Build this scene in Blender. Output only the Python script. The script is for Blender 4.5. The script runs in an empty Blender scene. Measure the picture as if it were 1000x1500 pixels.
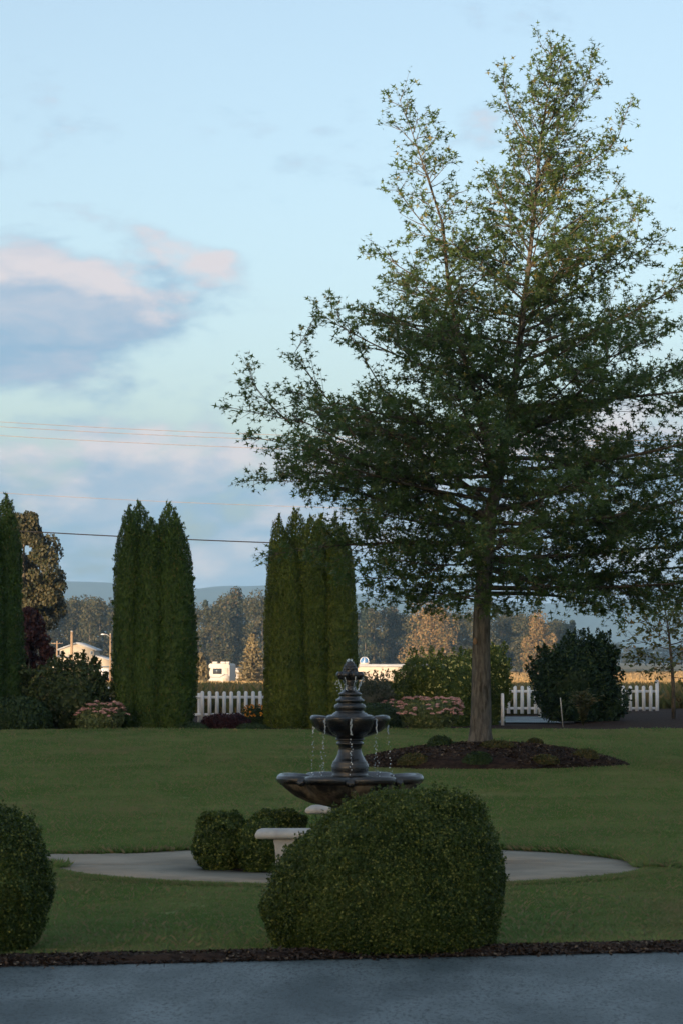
import bpy, math, random
import numpy as np
from mathutils import Vector

rng = np.random.default_rng(7)
random.seed(7)
SC = bpy.context.scene
COL = SC.collection

# ------------------------------------------------------------------ camera
F = 4600.0; CX, CY = 500.0, 750.0; HOR = 965.0; CAMZ = 2.05
PITCH = math.atan((HOR - CY) / F)
cam = bpy.data.cameras.new('camera'); camo = bpy.data.objects.new('camera', cam); COL.objects.link(camo)
cam.sensor_fit = 'VERTICAL'; cam.sensor_height = 36.0; cam.sensor_width = 24.0
cam.lens = F / 1500 * 36.0
cam.clip_start = 0.5; cam.clip_end = 30000
camo.location = (0, 0, CAMZ); camo.rotation_euler = (math.pi / 2 + PITCH, 0, 0)
cam.dof.use_dof = True; cam.dof.focus_distance = 62.0; cam.dof.aperture_fstop = 11.0
SC.camera = camo

# ------------------------------------------------------------------ light
SUN_EL = math.radians(2.6); SUN_AZ = math.radians(28)      # sun stands behind the camera, to its left
sdir = Vector((-math.sin(SUN_AZ) * math.cos(SUN_EL), -math.cos(SUN_AZ) * math.cos(SUN_EL), math.sin(SUN_EL)))
sun = bpy.data.lights.new('sun', 'SUN'); suno = bpy.data.objects.new('sun', sun); COL.objects.link(suno)
sun.energy = 2.3; sun.angle = math.radians(0.6); sun.color = (1.0, 0.74, 0.50)
suno.rotation_euler = sdir.to_track_quat('Z', 'Y').to_euler(); suno.location = (0, -20, 60)

world = bpy.data.worlds.new('World'); SC.world = world; world.use_nodes = True
WN = world.node_tree; WN.nodes.clear()
SKY_STR = 0.15
SC.view_settings.view_transform = 'Standard'; SC.view_settings.look = 'None'
SC.view_settings.gamma = 1.0; SC.view_settings.use_curve_mapping = False
SC.view_settings.exposure = 2.3
SC.render.engine = 'CYCLES'


class NB:
    """small helper that writes node math"""
    def __init__(s, tree): s.t = tree
    def node(s, typ, **kw):
        n = s.t.nodes.new(typ)
        for k, v in kw.items(): setattr(n, k, v)
        return n
    def put(s, sock, v):
        if isinstance(v, bpy.types.NodeSocket): s.t.links.new(v, sock)
        elif v is not None: sock.default_value = v
    def m(s, op, a, b=None, c=None, clamp=False):
        n = s.node('ShaderNodeMath', operation=op, use_clamp=clamp)
        for i, v in enumerate((a, b, c)):
            if v is not None: s.put(n.inputs[i], v)
        return n.outputs[0]
    def vm(s, op, a, b=None):
        n = s.node('ShaderNodeVectorMath', operation=op)
        s.put(n.inputs[0], a)
        if b is not None: s.put(n.inputs[1], b)
        return n.outputs[0]
    def mix(s, f, a, b, mode='MIX'):
        n = s.node('ShaderNodeMix', data_type='RGBA', blend_type=mode)
        s.put(n.inputs[0], f); s.put(n.inputs[6], a); s.put(n.inputs[7], b)
        return n.outputs[2]
    def ramp(s, v, lo, hi, a=0.0, b=1.0, smooth=True):
        n = s.node('ShaderNodeMapRange', interpolation_type='SMOOTHSTEP' if smooth else 'LINEAR')
        for i, q in enumerate((v, lo, hi, a, b)): s.put(n.inputs[i], q)
        return n.outputs[0]
    def noise(s, vec, scale, detail=4, rough=0.55, dist=0.0):
        n = s.node('ShaderNodeTexNoise'); s.put(n.inputs['Vector'], vec)
        n.inputs['Scale'].default_value = scale; n.inputs['Detail'].default_value = detail
        n.inputs['Roughness'].default_value = rough; n.inputs['Distortion'].default_value = dist
        return n.outputs[0]


def cloud_group():
    g = bpy.data.node_groups.new('cloud_density', 'ShaderNodeTree')
    g.interface.new_socket('Dir', in_out='INPUT', socket_type='NodeSocketVector')
    g.interface.new_socket('Density', in_out='OUTPUT', socket_type='NodeSocketFloat')
    b = NB(g); gi = b.node('NodeGroupInput'); go = b.node('NodeGroupOutput')
    v = gi.outputs[0]
    sp = b.node('ShaderNodeSeparateXYZ'); b.put(sp.inputs[0], v); x, y, z = sp.outputs
    st = b.vm('MULTIPLY', v, (1.0, 1.0, 2.3))
    n = b.noise(st, 19.0, 8, 0.56, 0.35)
    n2 = b.noise(b.vm('ADD', st, (3.1, 1.7, 0.4)), 55.0, 6, 0.6)
    nn = b.m('SUBTRACT', b.m('ADD', b.m('MULTIPLY', n, 1.25), b.m('MULTIPLY', n2, 0.5)), 0.36)
    def blob(px, py, sx, sz, a):
        dx = b.m('DIVIDE', b.m('SUBTRACT', x, (px - 500) / F), sx / F)
        dz = b.m('DIVIDE', b.m('SUBTRACT', z, (HOR - py) / F), sz / F)
        e = b.m('POWER', 2.718, b.m('MULTIPLY', b.m('ADD', b.m('MULTIPLY', dx, dx), b.m('MULTIPLY', dz, dz)), -1.0))
        return b.m('MULTIPLY', e, a)
    s = blob(30, 478, 190, 72, 0.72)
    for q in ((20, 375, 70, 45, 0.30), (130, 440, 110, 45, 0.28), (315, 388, 80, 32, 0.56), (235, 355, 55, 22, 0.25), (30, 560, 90, 26, 0.20),
              (210, 290, 60, 16, 0.19), (400, 312, 80, 18, 0.19), (262, 480, 30, 25, 0.12), (960, 600, 120, 50, 0.28),
              (-300, 420, 230, 90, 0.5), (1330, 380, 260, 80, 0.45), (300, 828, 70, 15, 0.25), (-20, 250, 40, 25, 0.25)):
        s = b.m('ADD', s, blob(*q))
    s = b.m('MULTIPLY', s, b.m('GREATER_THAN', y, 0.0))
    bank = b.ramp(z, 0.060, 0.084, 0.46, 0.0)                        # a bank of cloud low over the horizon all round
    away = b.ramp(y, 0.97, 0.85, 0.0, 0.36)                         # unseen broken cloud past the view, thickened to add skylight
    d = b.m('ADD', b.m('ADD', nn, s), b.m('ADD', bank, away))
    b.put(go.inputs[0], b.ramp(d, 0.60, 0.95))
    return g


def build_world():
    b = NB(WN)
    sky = b.node('ShaderNodeTexSky', sky_type='NISHITA', sun_disc=False)
    sky.sun_elevation = SUN_EL; sky.sun_rotation = math.pi + SUN_AZ
    sky.altitude = 0; sky.air_density = 0.38; sky.dust_density = 3.2; sky.ozone_density = 0.6
    tc = b.node('ShaderNodeTexCoord'); d = tc.outputs['Generated']
    grp = cloud_group()
    def dens(v):
        n = b.node('ShaderNodeGroup'); n.node_tree = grp; b.put(n.inputs[0], v); return n.outputs[0]
    d0 = dens(d); d1 = dens(b.vm('ADD', d, (-0.003, 0.0, 0.0115)))
    lit = b.m('MULTIPLY_ADD', b.m('SUBTRACT', d0, d1), 0.85, 0.16, clamp=True)  # sunlit tops and shaded bases are painted into the cloud colour
    fine = b.noise(b.vm('MULTIPLY', d, (1, 1, 2.8)), 30, 7, 0.6, 0.3)
    lit = b.m('ADD', lit, b.m('MULTIPLY', b.m('SUBTRACT', fine, 0.5), 1.5), clamp=True)
    k = CLOUD_GAIN
    ccol = b.mix(lit, (0.235 * k, 0.375 * k, 0.53 * k, 1), (0.66 * k, 0.595 * k, 0.61 * k, 1))
    skyc = b.mix(1.0, sky.outputs[0], SKY_TINT, 'MULTIPLY')
    out = b.mix(b.m('MULTIPLY', d0, 0.92), skyc, ccol)
    bg = b.node('ShaderNodeBackground'); b.put(bg.inputs[0], out); bg.inputs[1].default_value = SKY_STR
    o = b.node('ShaderNodeOutputWorld'); WN.links.new(bg.outputs[0], o.inputs[0])

CLOUD_GAIN = 1.65
SKY_TINT = (0.95, 0.86, 0.72, 1)
build_world()

# ------------------------------------------------------------------ pixel helpers
cp, sp_ = math.cos(PITCH), math.sin(PITCH)
def at(px, py, d):
    """point on the photo's ray through (px, py), at distance d down the garden"""
    x = (px - CX) / F; y = (CY - py) / F
    dx, dy, dz = x, cp - y * sp_, sp_ + y * cp
    t = d / dy
    return Vector((dx * t, d, CAMZ + dz * t))
def terr(y):
    if y < 115: return 0.0
    if y < 450: return -2.2 * (y - 115) / 335
    if y < 600: return -2.2 - 0.8 * (y - 450) / 150
    return -3.0
def X(px, d): return at(px, HOR, d).x
def Z(py, d): return at(500, py, d).z

# ------------------------------------------------------------------ mesh helpers
def link(o, parent=None):
    COL.objects.link(o)
    if parent is not None: o.parent = parent
    return o
def raw_mesh(name, V, loops, counts, smooth=False):
    """fast mesh: V (n,3), loops flat vertex indices, counts of corners per face"""
    me = bpy.data.meshes.new(name)
    V = np.asarray(V, np.float32); loops = np.asarray(loops, np.int32); counts = np.asarray(counts, np.int32)
    me.vertices.add(len(V)); me.vertices.foreach_set('co', V.ravel())
    me.loops.add(len(loops)); me.loops.foreach_set('vertex_index', loops)
    me.polygons.add(len(counts))
    starts = np.concatenate(([0], np.cumsum(counts)[:-1])).astype(np.int32)
    me.polygons.foreach_set('loop_start', starts); me.polygons.foreach_set('loop_total', counts)
    if smooth: me.polygons.foreach_set('use_smooth', np.ones(len(counts), bool))
    me.update(calc_edges=True); me.validate()
    return me
class MB:
    """collects faces; build() makes ONE mesh object"""
    def __init__(s): s.V = []; s.L = []; s.C = []; s.n = 0
    def add(s, V, faces):
        V = np.asarray(V, float).reshape(-1, 3)
        for f in faces:
            s.L.extend([i + s.n for i in f]); s.C.append(len(f))
        s.V.append(V); s.n += len(V); return s
    def arr(s, V, L, C):
        V = np.asarray(V, float).reshape(-1, 3)
        s.L.extend((np.asarray(L).ravel() + s.n).tolist()); s.C.extend(np.asarray(C).ravel().tolist())
        s.V.append(V); s.n += len(V); return s
    def box(s, x0, x1, y0, y1, z0, z1):
        V = [(x0, y0, z0), (x1, y0, z0), (x1, y1, z0), (x0, y1, z0), (x0, y0, z1), (x1, y0, z1), (x1, y1, z1), (x0, y1, z1)]
        return s.add(V, [(0, 3, 2, 1), (4, 5, 6, 7), (0, 1, 5, 4), (1, 2, 6, 5), (2, 3, 7, 6), (3, 0, 4, 7)])
    def prism(s, pts, y0, y1):
        """polygon (x,z), counter-clockwise seen from -y, pushed from y0 to y1"""
        n = len(pts)
        V = [(p[0], y0, p[1]) for p in pts] + [(p[0], y1, p[1]) for p in pts]
        F_ = [tuple(range(n)), tuple(range(2 * n - 1, n - 1, -1))]
        for i in range(n):
            j = (i + 1) % n; F_.append((i, i + n, j + n, j))
        return s.add(V, F_)
    def tube(s, pts, rad, sides=6, cap=True):
        pts = [Vector(p) for p in pts]; n = len(pts)
        if not hasattr(rad, '__len__'): rad = [rad] * n
        V = []; F_ = []
        ref = None
        for i, p in enumerate(pts):
            t = (pts[min(i + 1, n - 1)] - pts[max(i - 1, 0)]).normalized()
            if ref is None:
                ref = t.orthogonal().normalized()
            ref = (ref - t * ref.dot(t)).normalized(); bi = t.cross(ref)
            for k in range(sides):
                a = 2 * math.pi * k / sides
                V.append(tuple(p + (ref * math.cos(a) + bi * math.sin(a)) * rad[i]))
        for i in range(n - 1):
            for k in range(sides):
                k2 = (k + 1) % sides
                F_.append((i * sides + k, i * sides + k2, (i + 1) * sides + k2, (i + 1) * sides + k))
        if cap:
            F_.append(tuple(reversed(range(sides)))); F_.append(tuple((n - 1) * sides + k for k in range(sides)))
        return s.add(V, F_)
    def lathe(s, prof, seg=48, lobes=None, c=(0, 0)):
        """prof list of (r, z[, lobe amount]); lobes: function(theta)->0..1 (1 at notch)"""
        V = []; F_ = []
        for q in prof:
            r, z = q[0], q[1]; am = q[2] if len(q) > 2 else 0
            for k in range(seg):
                a = 2 * math.pi * k / seg
                w = lobes(a) if lobes else 0
                rr = r * (1 - am * w); zz = z - (q[3] * w if len(q) > 3 else 0)
                V.append((c[0] + rr * math.sin(a), c[1] - rr * math.cos(a), zz))
        for i in range(len(prof) - 1):
            for k in range(seg):
                k2 = (k + 1) % seg
                F_.append((i * seg + k, i * seg + k2, (i + 1) * seg + k2, (i + 1) * seg + k))
        return s.add(V, F_)
    def ball(s, c, r, seg=6, rings=4, sq=(1, 1, 1)):
        V = []; F_ = []
        for i in range(1, rings):
            t = math.pi * i / rings
            for k in range(seg):
                a = 2 * math.pi * k / seg
                V.append((c[0] + r * sq[0] * math.sin(t) * math.cos(a), c[1] + r * sq[1] * math.sin(t) * math.sin(a), c[2] + r * sq[2] * math.cos(t)))
        top = len(V); V.append((c[0], c[1], c[2] + r * sq[2])); V.append((c[0], c[1], c[2] - r * sq[2]))
        for i in range(rings - 2):
            for k in range(seg):
                k2 = (k + 1) % seg
                F_.append((i * seg + k, (i + 1) * seg + k, (i + 1) * seg + k2, i * seg + k2))
        for k in range(seg):
            k2 = (k + 1) % seg
            F_.append((top, k, k2)); F_.append((top + 1, (rings - 2) * seg + k2, (rings - 2) * seg + k))
        return s.add(V, F_)
    def mesh(s, name, smooth=False):
        return raw_mesh(name, np.concatenate(s.V), s.L, s.C, smooth)
    def build(s, name, mat, parent=None, smooth=False, bevel=0, loc=None):
        me = s.mesh(name, smooth); me.materials.append(mat)
        o = link(bpy.data.objects.new(name, me), parent)
        if loc is not None: o.location = loc
        if bevel:
            m = o.modifiers.new('bevel', 'BEVEL'); m.width = bevel; m.segments = 2; m.limit_method = 'ANGLE'
        return o

def tag(o, label=None, cat=None, group=None, kind=None):
    if label: o['label'] = label
    if cat: o['category'] = cat
    if group: o['group'] = group
    if kind: o['kind'] = kind
    return o
def thing(name, label, cat, loc=(0, 0, 0), rz=0, group=None):
    o = link(bpy.data.objects.new(name, None)); o.location = loc; o.rotation_euler.z = rz
    o.empty_display_size = 0.2
    return tag(o, label, cat, group)
def copy_thing(root, loc, rz=0, sc=(1, 1, 1), label=None, group=None):
    r = root.copy(); COL.objects.link(r); r.location = loc; r.rotation_euler.z = rz; r.scale = sc
    if label: r['label'] = label
    if group: r['group'] = group
    for ch in root.children:
        c = ch.copy(); COL.objects.link(c); c.parent = r
        for g in ch.children:
            e = g.copy(); COL.objects.link(e); e.parent = c
    return r

# value noise (numpy)
_T = rng.random((32, 32, 32)).astype(np.float32)
def vnoise(P, scale):
    P = np.asarray(P, float) * scale + 100.0
    i = np.floor(P).astype(int); f = P - i; f = f * f * (3 - 2 * f)
    r = 0
    for dx in (0, 1):
        for dy in (0, 1):
            for dz in (0, 1):
                w = (f[:, 0] if dx else 1 - f[:, 0]) * (f[:, 1] if dy else 1 - f[:, 1]) * (f[:, 2] if dz else 1 - f[:, 2])
                r = r + w * _T[(i[:, 0] + dx) % 32, (i[:, 1] + dy) % 32, (i[:, 2] + dz) % 32]
    return r * 2 - 1
def unit(v): return v / np.maximum(np.linalg.norm(v, axis=1, keepdims=True), 1e-9)

# leaf templates: (u along, v across, w lift)
LEAF = np.array([(0, 0, 0), (0.5, -0.28, 0.06), (1, 0, -0.02), (0.5, 0.28, 0.06)])
ROUND = np.array([(0, 0, 0), (0.3, -0.36, 0.05), (0.75, -0.32, 0.05), (1, 0, 0), (0.75, 0.32, 0.05), (0.3, 0.36, 0.05)])
SPRAY = np.array([(0, -0.04, 0), (0.45, -0.22, 0.03), (0.62, -0.07, 0), (1.0, -0.05, 0), (0.62, 0.05, 0), (0.5, 0.2, 0.03), (0, 0.04, 0)])
OAK = np.array([(0, 0, 0), (0.34, -0.08, 0.01), (0.52, -0.45, 0.08), (0.56, -0.09, 0.02), (1.08, 0, 0), (0.56, 0.09, 0.02), (0.52, 0.45, 0.08), (0.34, 0.08, 0.01)])
BOX = np.array([(0, 0, 0), (0.45, -0.34, 0.07), (1, 0, -0.02), (0.45, 0.34, 0.07)])
BLADE = np.array([(0, -0.04, 0), (0, 0.04, 0), (1, 0.0, 0.12)])
CLUMP = np.array([(0, 0, 0), (0.22, -0.34, 0.08), (0.5, -0.2, 0.0), (0.72, -0.42, 0.06), (1, -0.05, 0), (0.8, 0.3, 0.08), (0.52, 0.16, 0.0), (0.3, 0.4, 0.06)])
def leaves(mb, P, N, size, tpl=LEAF, T=None, tj=0.6, nj=0.6):
    """one polygon per point: N facing, T growth direction (else random)"""
    n = len(P)
    if n == 0: return mb
    N = unit(N + rng.normal(0, nj, (n, 3)))
    T = rng.normal(0, 1, (n, 3)) if T is None else T + rng.normal(0, tj, (n, 3))
    T = T - N * np.sum(T * N, 1, keepdims=True); T = unit(T)
    B = np.cross(N, T)
    s = np.broadcast_to(np.asarray(size, float), (n,)) * rng.uniform(0.7, 1.3, n)
    k = len(tpl)
    V = P[:, None, :] + s[:, None, None] * ((tpl[None, :, 0:1] - 0.35) * T[:, None, :] + tpl[None, :, 1:2] * B[:, None, :] + tpl[None, :, 2:3] * N[:, None, :])
    mb.arr(V.reshape(-1, 3), np.arange(n * k), np.full(n, k))
    return mb

class Shape:
    """stack of ellipses: rows (z, left, right) in metres, front outline of a shrub or tree"""
    def __init__(s, rows, depth=0.9, lump=0.06, freq=3.0, seed=0, zs=1.0):
        rows = sorted(rows); s.z = np.array([r[0] for r in rows]); s.l = np.array([r[1] for r in rows]); s.r = np.array([r[2] for r in rows])
        s.zs = np.array([1, 1, zs]); s.depth = depth; s.lump = lump; s.freq = freq; s.off = np.array([seed * 3.7, seed * 1.9, seed * 5.3])
    def c(s, z): return (np.interp(z, s.z, s.l) + np.interp(z, s.z, s.r)) / 2
    def w(s, z): return np.maximum((np.interp(z, s.z, s.r) - np.interp(z, s.z, s.l)) / 2, 0.001)
    def surf(s, z, th, shrink=1.0):
        w = s.w(z); h = s.z[-1] - s.z[0]; e = 0.02 * h
        P = np.stack([s.c(z) + w * np.cos(th), s.depth * w * np.sin(th), z], 1)
        d = vnoise(P * s.zs + s.off, s.freq) * s.lump + vnoise(P * s.zs + s.off, s.freq * 2.7) * s.lump * 0.5
        w2 = w * shrink + d * np.minimum(1, w / (3 * s.lump + 1e-6))
        P = np.stack([s.c(z) + w2 * np.cos(th), s.depth * w2 * np.sin(th), z + d * 0.5 * (z > s.z[0] + 0.1 * h)], 1)
        dw = (s.w(z + e) - s.w(z - e)) / (2 * e)
        N = unit(np.stack([np.cos(th), np.sin(th) / s.depth, -np.clip(dw, -6, 1.0)], 1))
        return P, N
    def sample(s, n):
        zz = np.linspace(s.z[0], s.z[-1], 400); e = (s.z[-1] - s.z[0]) / 400
        w = s.w(zz); sl = np.abs(np.gradient(w, e)); wt = w * np.sqrt(1 + np.minimum(sl, 8) ** 2); cdf = np.cumsum(wt); cdf /= cdf[-1]
        z = np.interp(rng.random(n), cdf, zz); th = rng.uniform(0, 2 * math.pi, n)
        return z, th
    def core(s, mb, shrink=0.9, nz=26, nt=36):
        zz = np.linspace(s.z[0], s.z[-1], nz); zz[-1] -= 0.02 * (zz[-1] - zz[0])
        V = []
        for z in zz:
            th = np.arange(nt) * 2 * math.pi / nt
            P, _ = s.surf(np.full(nt, z), th, shrink); V.append(P)
        V = np.concatenate(V); V[:, 2] = s.z[0] + (V[:, 2] - s.z[0]) * shrink
        F_ = []
        for i in range(nz - 1):
            for k in range(nt):
                k2 = (k + 1) % nt
                F_.append((i * nt + k, i * nt + k2, (i + 1) * nt + k2, (i + 1) * nt + k))
        F_.append(tuple((nz - 1) * nt + k for k in range(nt)))
        mb.add(V, F_)
    def foliage(s, n, size, tpl=LEAF, inset=0.1, core=0.9, nj=0.6, up=None, tj=0.6, mb=None, hole=0.0, shoots=0, sr=0.16, sk=46):
        mb = mb or MB()
        if shoots:
            z, th = s.sample(shoots); P, N = s.surf(z, th)
            for p, nn in zip(P, N):
                k = sk; g = nn * 0.5 + np.array([0, 0, 0.8]); u = rng.random((k, 1))
                Q = p + g * u * sr * 1.6 + rng.normal(0, 1, (k, 3)) * sr * 0.5 * (1.1 - u)
                leaves(mb, Q, unit(Q - p + 1e-4), size, tpl, np.tile(g, (k, 1)), 0.8, 0.8)
        if core: s.core(mb, core)
        z, th = s.sample(n); P, N = s.surf(z, th)
        if hole:
            keep = vnoise(P + s.off * 2, s.freq * 1.4) > -1 + hole * 2 * rng.random(n) ** 0.3
            P, N = P[keep], N[keep]
        P = P - N * (rng.random((len(P), 1)) ** 1.5) * inset + N * 0.25 * size * rng.random((len(P), 1))
        T = None
        if up is not None: T = N * up[0] + np.array([0, 0, up[1]])
        return leaves(mb, P, N, size, tpl, T, tj, nj)

# ------------------------------------------------------------------ materials
def new_mat(name):
    m = bpy.data.materials.new(name); m.use_nodes = True; t = m.node_tree; t.nodes.clear(); b = NB(t)
    o = b.node('ShaderNodeOutputMaterial'); return m, b, o
def leaf_mat(name, dark, light, odd=None, odd_f=0.1, patch=1.2, trans=0.3, rough=0.55, spec=0.25, pw=0.35, gain=1.15):
    dark = [q * gain for q in dark]; light = [q * gain for q in light]; odd = odd and [q * gain for q in odd]
    m, b, o = new_mat(name)
    geo = b.node('ShaderNodeNewGeometry'); tc = b.node('ShaderNodeTexCoord')
    r = geo.outputs['Random Per Island']
    n = b.noise(tc.outputs['Object'], patch, 3)
    f = b.m('ADD', b.m('MULTIPLY', r, 1 - pw), b.m('MULTIPLY', b.ramp(n, 0.3, 0.7), pw))
    c = b.mix(f, (*dark, 1), (*light, 1))
    if odd: c = b.mix(b.m('GREATER_THAN', b.m('FRACT', b.m('MULTIPLY', r, 37.3)), 1 - odd_f), c, (*odd, 1))
    p = b.node('ShaderNodeBsdfPrincipled'); b.put(p.inputs['Base Color'], c)
    p.inputs['Roughness'].default_value = rough; p.inputs['Specular IOR Level'].default_value = spec
    t = b.node('ShaderNodeBsdfTranslucent'); b.put(t.inputs[0], b.mix(0.5, c, (light[0] * 1.2, light[1] * 1.25, light[2] * 0.7, 1)))
    mx = b.node('ShaderNodeMixShader'); mx.inputs[0].default_value = trans
    m.node_tree.links.new(p.outputs[0], mx.inputs[1]); m.node_tree.links.new(t.outputs[0], mx.inputs[2])
    m.node_tree.links.new(mx.outputs[0], o.inputs[0])
    return m
def surf_mat(name, a, c, scale=4, detail=6, rough=0.8, bump=0.0, bscale=30, spec=0.3, lo=0.35, hi=0.65, stretch=(1, 1, 1), third=None, coat=0, bdist=0.02):
    m, b, o = new_mat(name)
    tc = b.node('ShaderNodeTexCoord'); v = b.vm('MULTIPLY', tc.outputs['Object'], stretch)
    col = b.mix(b.ramp(b.noise(v, scale, detail, 0.6), lo, hi), (*a, 1), (*c, 1))
    if third: col = b.mix(b.ramp(b.noise(b.vm('ADD', v, (9.1, 4.2, 2.2)), third[1], 5, 0.6), third[2], third[3]), col, (*third[0], 1))
    p = b.node('ShaderNodeBsdfPrincipled'); b.put(p.inputs['Base Color'], col)
    p.inputs['Roughness'].default_value = rough; p.inputs['Specular IOR Level'].default_value = spec
    p.inputs['Coat Weight'].default_value = coat; p.inputs['Coat Roughness'].default_value = 0.08
    if bump:
        bn = b.node('ShaderNodeBump'); bn.inputs['Strength'].default_value = bump; bn.inputs['Distance'].default_value = bdist
        b.put(bn.inputs['Height'], b.noise(v, bscale, 5, 0.65)); b.put(p.inputs['Normal'], bn.outputs[0])
    m.node_tree.links.new(p.outputs[0], o.inputs[0])
    return m

M = {}
M['asphalt'] = surf_mat('asphalt', (0.04, 0.064, 0.07), (0.135, 0.175, 0.185), 1.5, 10, 0.6, 0.9, 70, 0.35, lo=0.3, hi=0.72, stretch=(0.9, 0.3, 1), third=((0.018, 0.028, 0.032), 55, 0.48, 0.66), bdist=0.012)
M['ground'] = surf_mat('field', (0.26, 0.17, 0.07), (0.16, 0.13, 0.05), 0.012, 6, 0.95, stretch=(1, 0.25, 1))
M['lawn'] = surf_mat('lawn', (0.12, 0.18, 0.05), (0.20, 0.22, 0.085), 0.5, 6, 0.95, 0.4, 60, 0.1, stretch=(0.5, 1, 1))
M['soil'] = surf_mat('bark_mulch', (0.018, 0.011, 0.008), (0.05, 0.03, 0.02), 9, 6, 0.95, 0.9, 40, 0.1)
M['concrete'] = surf_mat('concrete', (0.29, 0.255, 0.195), (0.215, 0.19, 0.145), 1.4, 7, 0.85, 0.3, 90, 0.2, third=((0.17, 0.16, 0.135), 6, 0.56, 0.8))
M['bench'] = surf_mat('bench_stone', (0.44, 0.43, 0.40), (0.33, 0.32, 0.29), 5, 7, 0.8, 0.25, 80, 0.25, third=((0.2, 0.19, 0.16), 3, 0.62, 0.8))
M['black_stone'] = surf_mat('wet_dark_cast_stone', (0.004, 0.005, 0.005), (0.020, 0.018, 0.014), 7, 6, 0.2, 0.6, 30, 0.5, coat=0.3)
M['stained_stone'] = surf_mat('stained_cast_stone', (0.014, 0.014, 0.012), (0.20, 0.165, 0.115), 2.6, 7, 0.6, 0.35, 45, 0.3, lo=0.40, hi=0.62, stretch=(2, 2, 0.6))
M['chips'] = leaf_mat('bark_chips', (0.016, 0.012, 0.010), (0.06, 0.042, 0.031), (0.13, 0.10, 0.07), 0.07, trans=0.0, rough=0.9)
def grass_mat():
    m, b, o = new_mat('grass_blades'); geo = b.node('ShaderNodeNewGeometry'); oi = b.node('ShaderNodeObjectInfo')
    pos = geo.outputs['Position']; r_ = geo.outputs['Random Per Island']
    big = b.ramp(b.noise(b.vm('MULTIPLY', pos, (0.7, 0.16, 0)), 0.9, 6, 0.65, 0.5), 0.30, 0.70)
    dry = b.ramp(b.noise(b.vm('MULTIPLY', b.vm('ADD', pos, (31, 7, 0)), (0.5, 0.15, 0)), 0.9, 6, 0.68), 0.50, 0.74)
    c = b.mix(big, (0.11, 0.20, 0.054, 1), (0.25, 0.30, 0.12, 1))
    sy = b.node('ShaderNodeSeparateXYZ'); b.put(sy.inputs[0], pos)
    wob = b.noise(b.vm('MULTIPLY', pos, (0.3, 0.3, 0)), 0.6, 3)
    band = b.ramp(b.m('SINE', b.m('ADD', b.m('MULTIPLY', sy.outputs[1], 1.5), b.m('MULTIPLY', wob, 5.0))), -0.6, 0.6)
    c = b.mix(b.m('MULTIPLY', band, 0.30), c, (0.12, 0.20, 0.06, 1))
    c = b.mix(b.m('MULTIPLY', oi.outputs['Random'], 0.55), c, (0.11, 0.19, 0.05, 1))
    c = b.mix(b.m('MULTIPLY', dry, 0.75), c, (0.27, 0.215, 0.12, 1))
    c = b.mix(b.m('MULTIPLY', b.m('SUBTRACT', 1.0, r_), 0.25), c, (0.08, 0.14, 0.036, 1))
    c = b.mix(b.m('GREATER_THAN', b.m('FRACT', b.m('MULTIPLY', r_, 37.3)), 0.93), c, (0.26, 0.22, 0.11, 1))
    p = b.node('ShaderNodeBsdfPrincipled'); b.put(p.inputs['Base Color'], c); p.inputs['Roughness'].default_value = 0.65; p.inputs['Specular IOR Level'].default_value = 0.15
    t = b.node('ShaderNodeBsdfTranslucent'); b.put(t.inputs[0], c); mx = b.node('ShaderNodeMixShader'); mx.inputs[0].default_value = 0.45
    L = m.node_tree.links; L.new(p.outputs[0], mx.inputs[1]); L.new(t.outputs[0], mx.inputs[2]); L.new(mx.outputs[0], o.inputs[0])
    return m
M['grass'] = grass_mat()
M['straw'] = leaf_mat('dry_field_grass', (0.24, 0.16, 0.07), (0.38, 0.26, 0.12), (0.16, 0.15, 0.06), 0.2, patch=0.1, trans=0.3)
M['meadow'] = leaf_mat('meadow_grass', (0.06, 0.085, 0.03), (0.13, 0.13, 0.05), (0.2, 0.15, 0.07), 0.2, patch=0.1, trans=0.3)
M['box'] = leaf_mat('boxwood_leaves', (0.014, 0.032, 0.006), (0.058, 0.088, 0.018), (0.15, 0.17, 0.04), 0.17, patch=3.2, trans=0.25, rough=0.5, spec=0.25, pw=0.55, gain=1.3)
M['arb'] = leaf_mat('arborvitae_sprays', (0.018, 0.044, 0.007), (0.068, 0.115, 0.019), (0.11, 0.10, 0.026), 0.04, patch=0.8, trans=0.15)
M['arb_gold'] = leaf_mat('yellow_green_arborvitae_sprays', (0.026, 0.05, 0.006), (0.12, 0.15, 0.02), (0.12, 0.12, 0.025), 0.08, patch=0.6, trans=0.15)  # yellower and brighter green than the other arborvitae sprays
M['oak'] = leaf_mat('oak_leaves', (0.034, 0.068, 0.022), (0.095, 0.145, 0.046), (0.19, 0.17, 0.06), 0.06, patch=0.5, trans=0.45, rough=0.42, spec=0.4)
M['bark'] = surf_mat('oak_bark', (0.08, 0.074, 0.062), (0.165, 0.152, 0.128), 9, 8, 0.95, 1.0, 12, 0.15, stretch=(2, 2, 0.45), bdist=0.05, third=((0.045, 0.04, 0.03), 5, 0.52, 0.7))
M['branch'] = surf_mat('branch_bark', (0.06, 0.052, 0.04), (0.13, 0.11, 0.08), 4, 5, 0.95, 0.3, 20, 0.15)
M['white'] = surf_mat('white_paint', (0.86, 0.86, 0.85), (0.78, 0.78, 0.77), 1.2, 5, 0.6, 0.05, 40, 0.3)
M['rhodo'] = leaf_mat('rhododendron_leaves', (0.02, 0.038, 0.013), (0.07, 0.095, 0.03), (0.15, 0.14, 0.06), 0.08, patch=1.5, trans=0.2, rough=0.55)
M['camellia'] = leaf_mat('dark_glossy_leaves', (0.008, 0.022, 0.008), (0.028, 0.055, 0.02), (0.07, 0.10, 0.03), 0.06, patch=1.5, trans=0.18, rough=0.55, spec=0.2)
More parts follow.
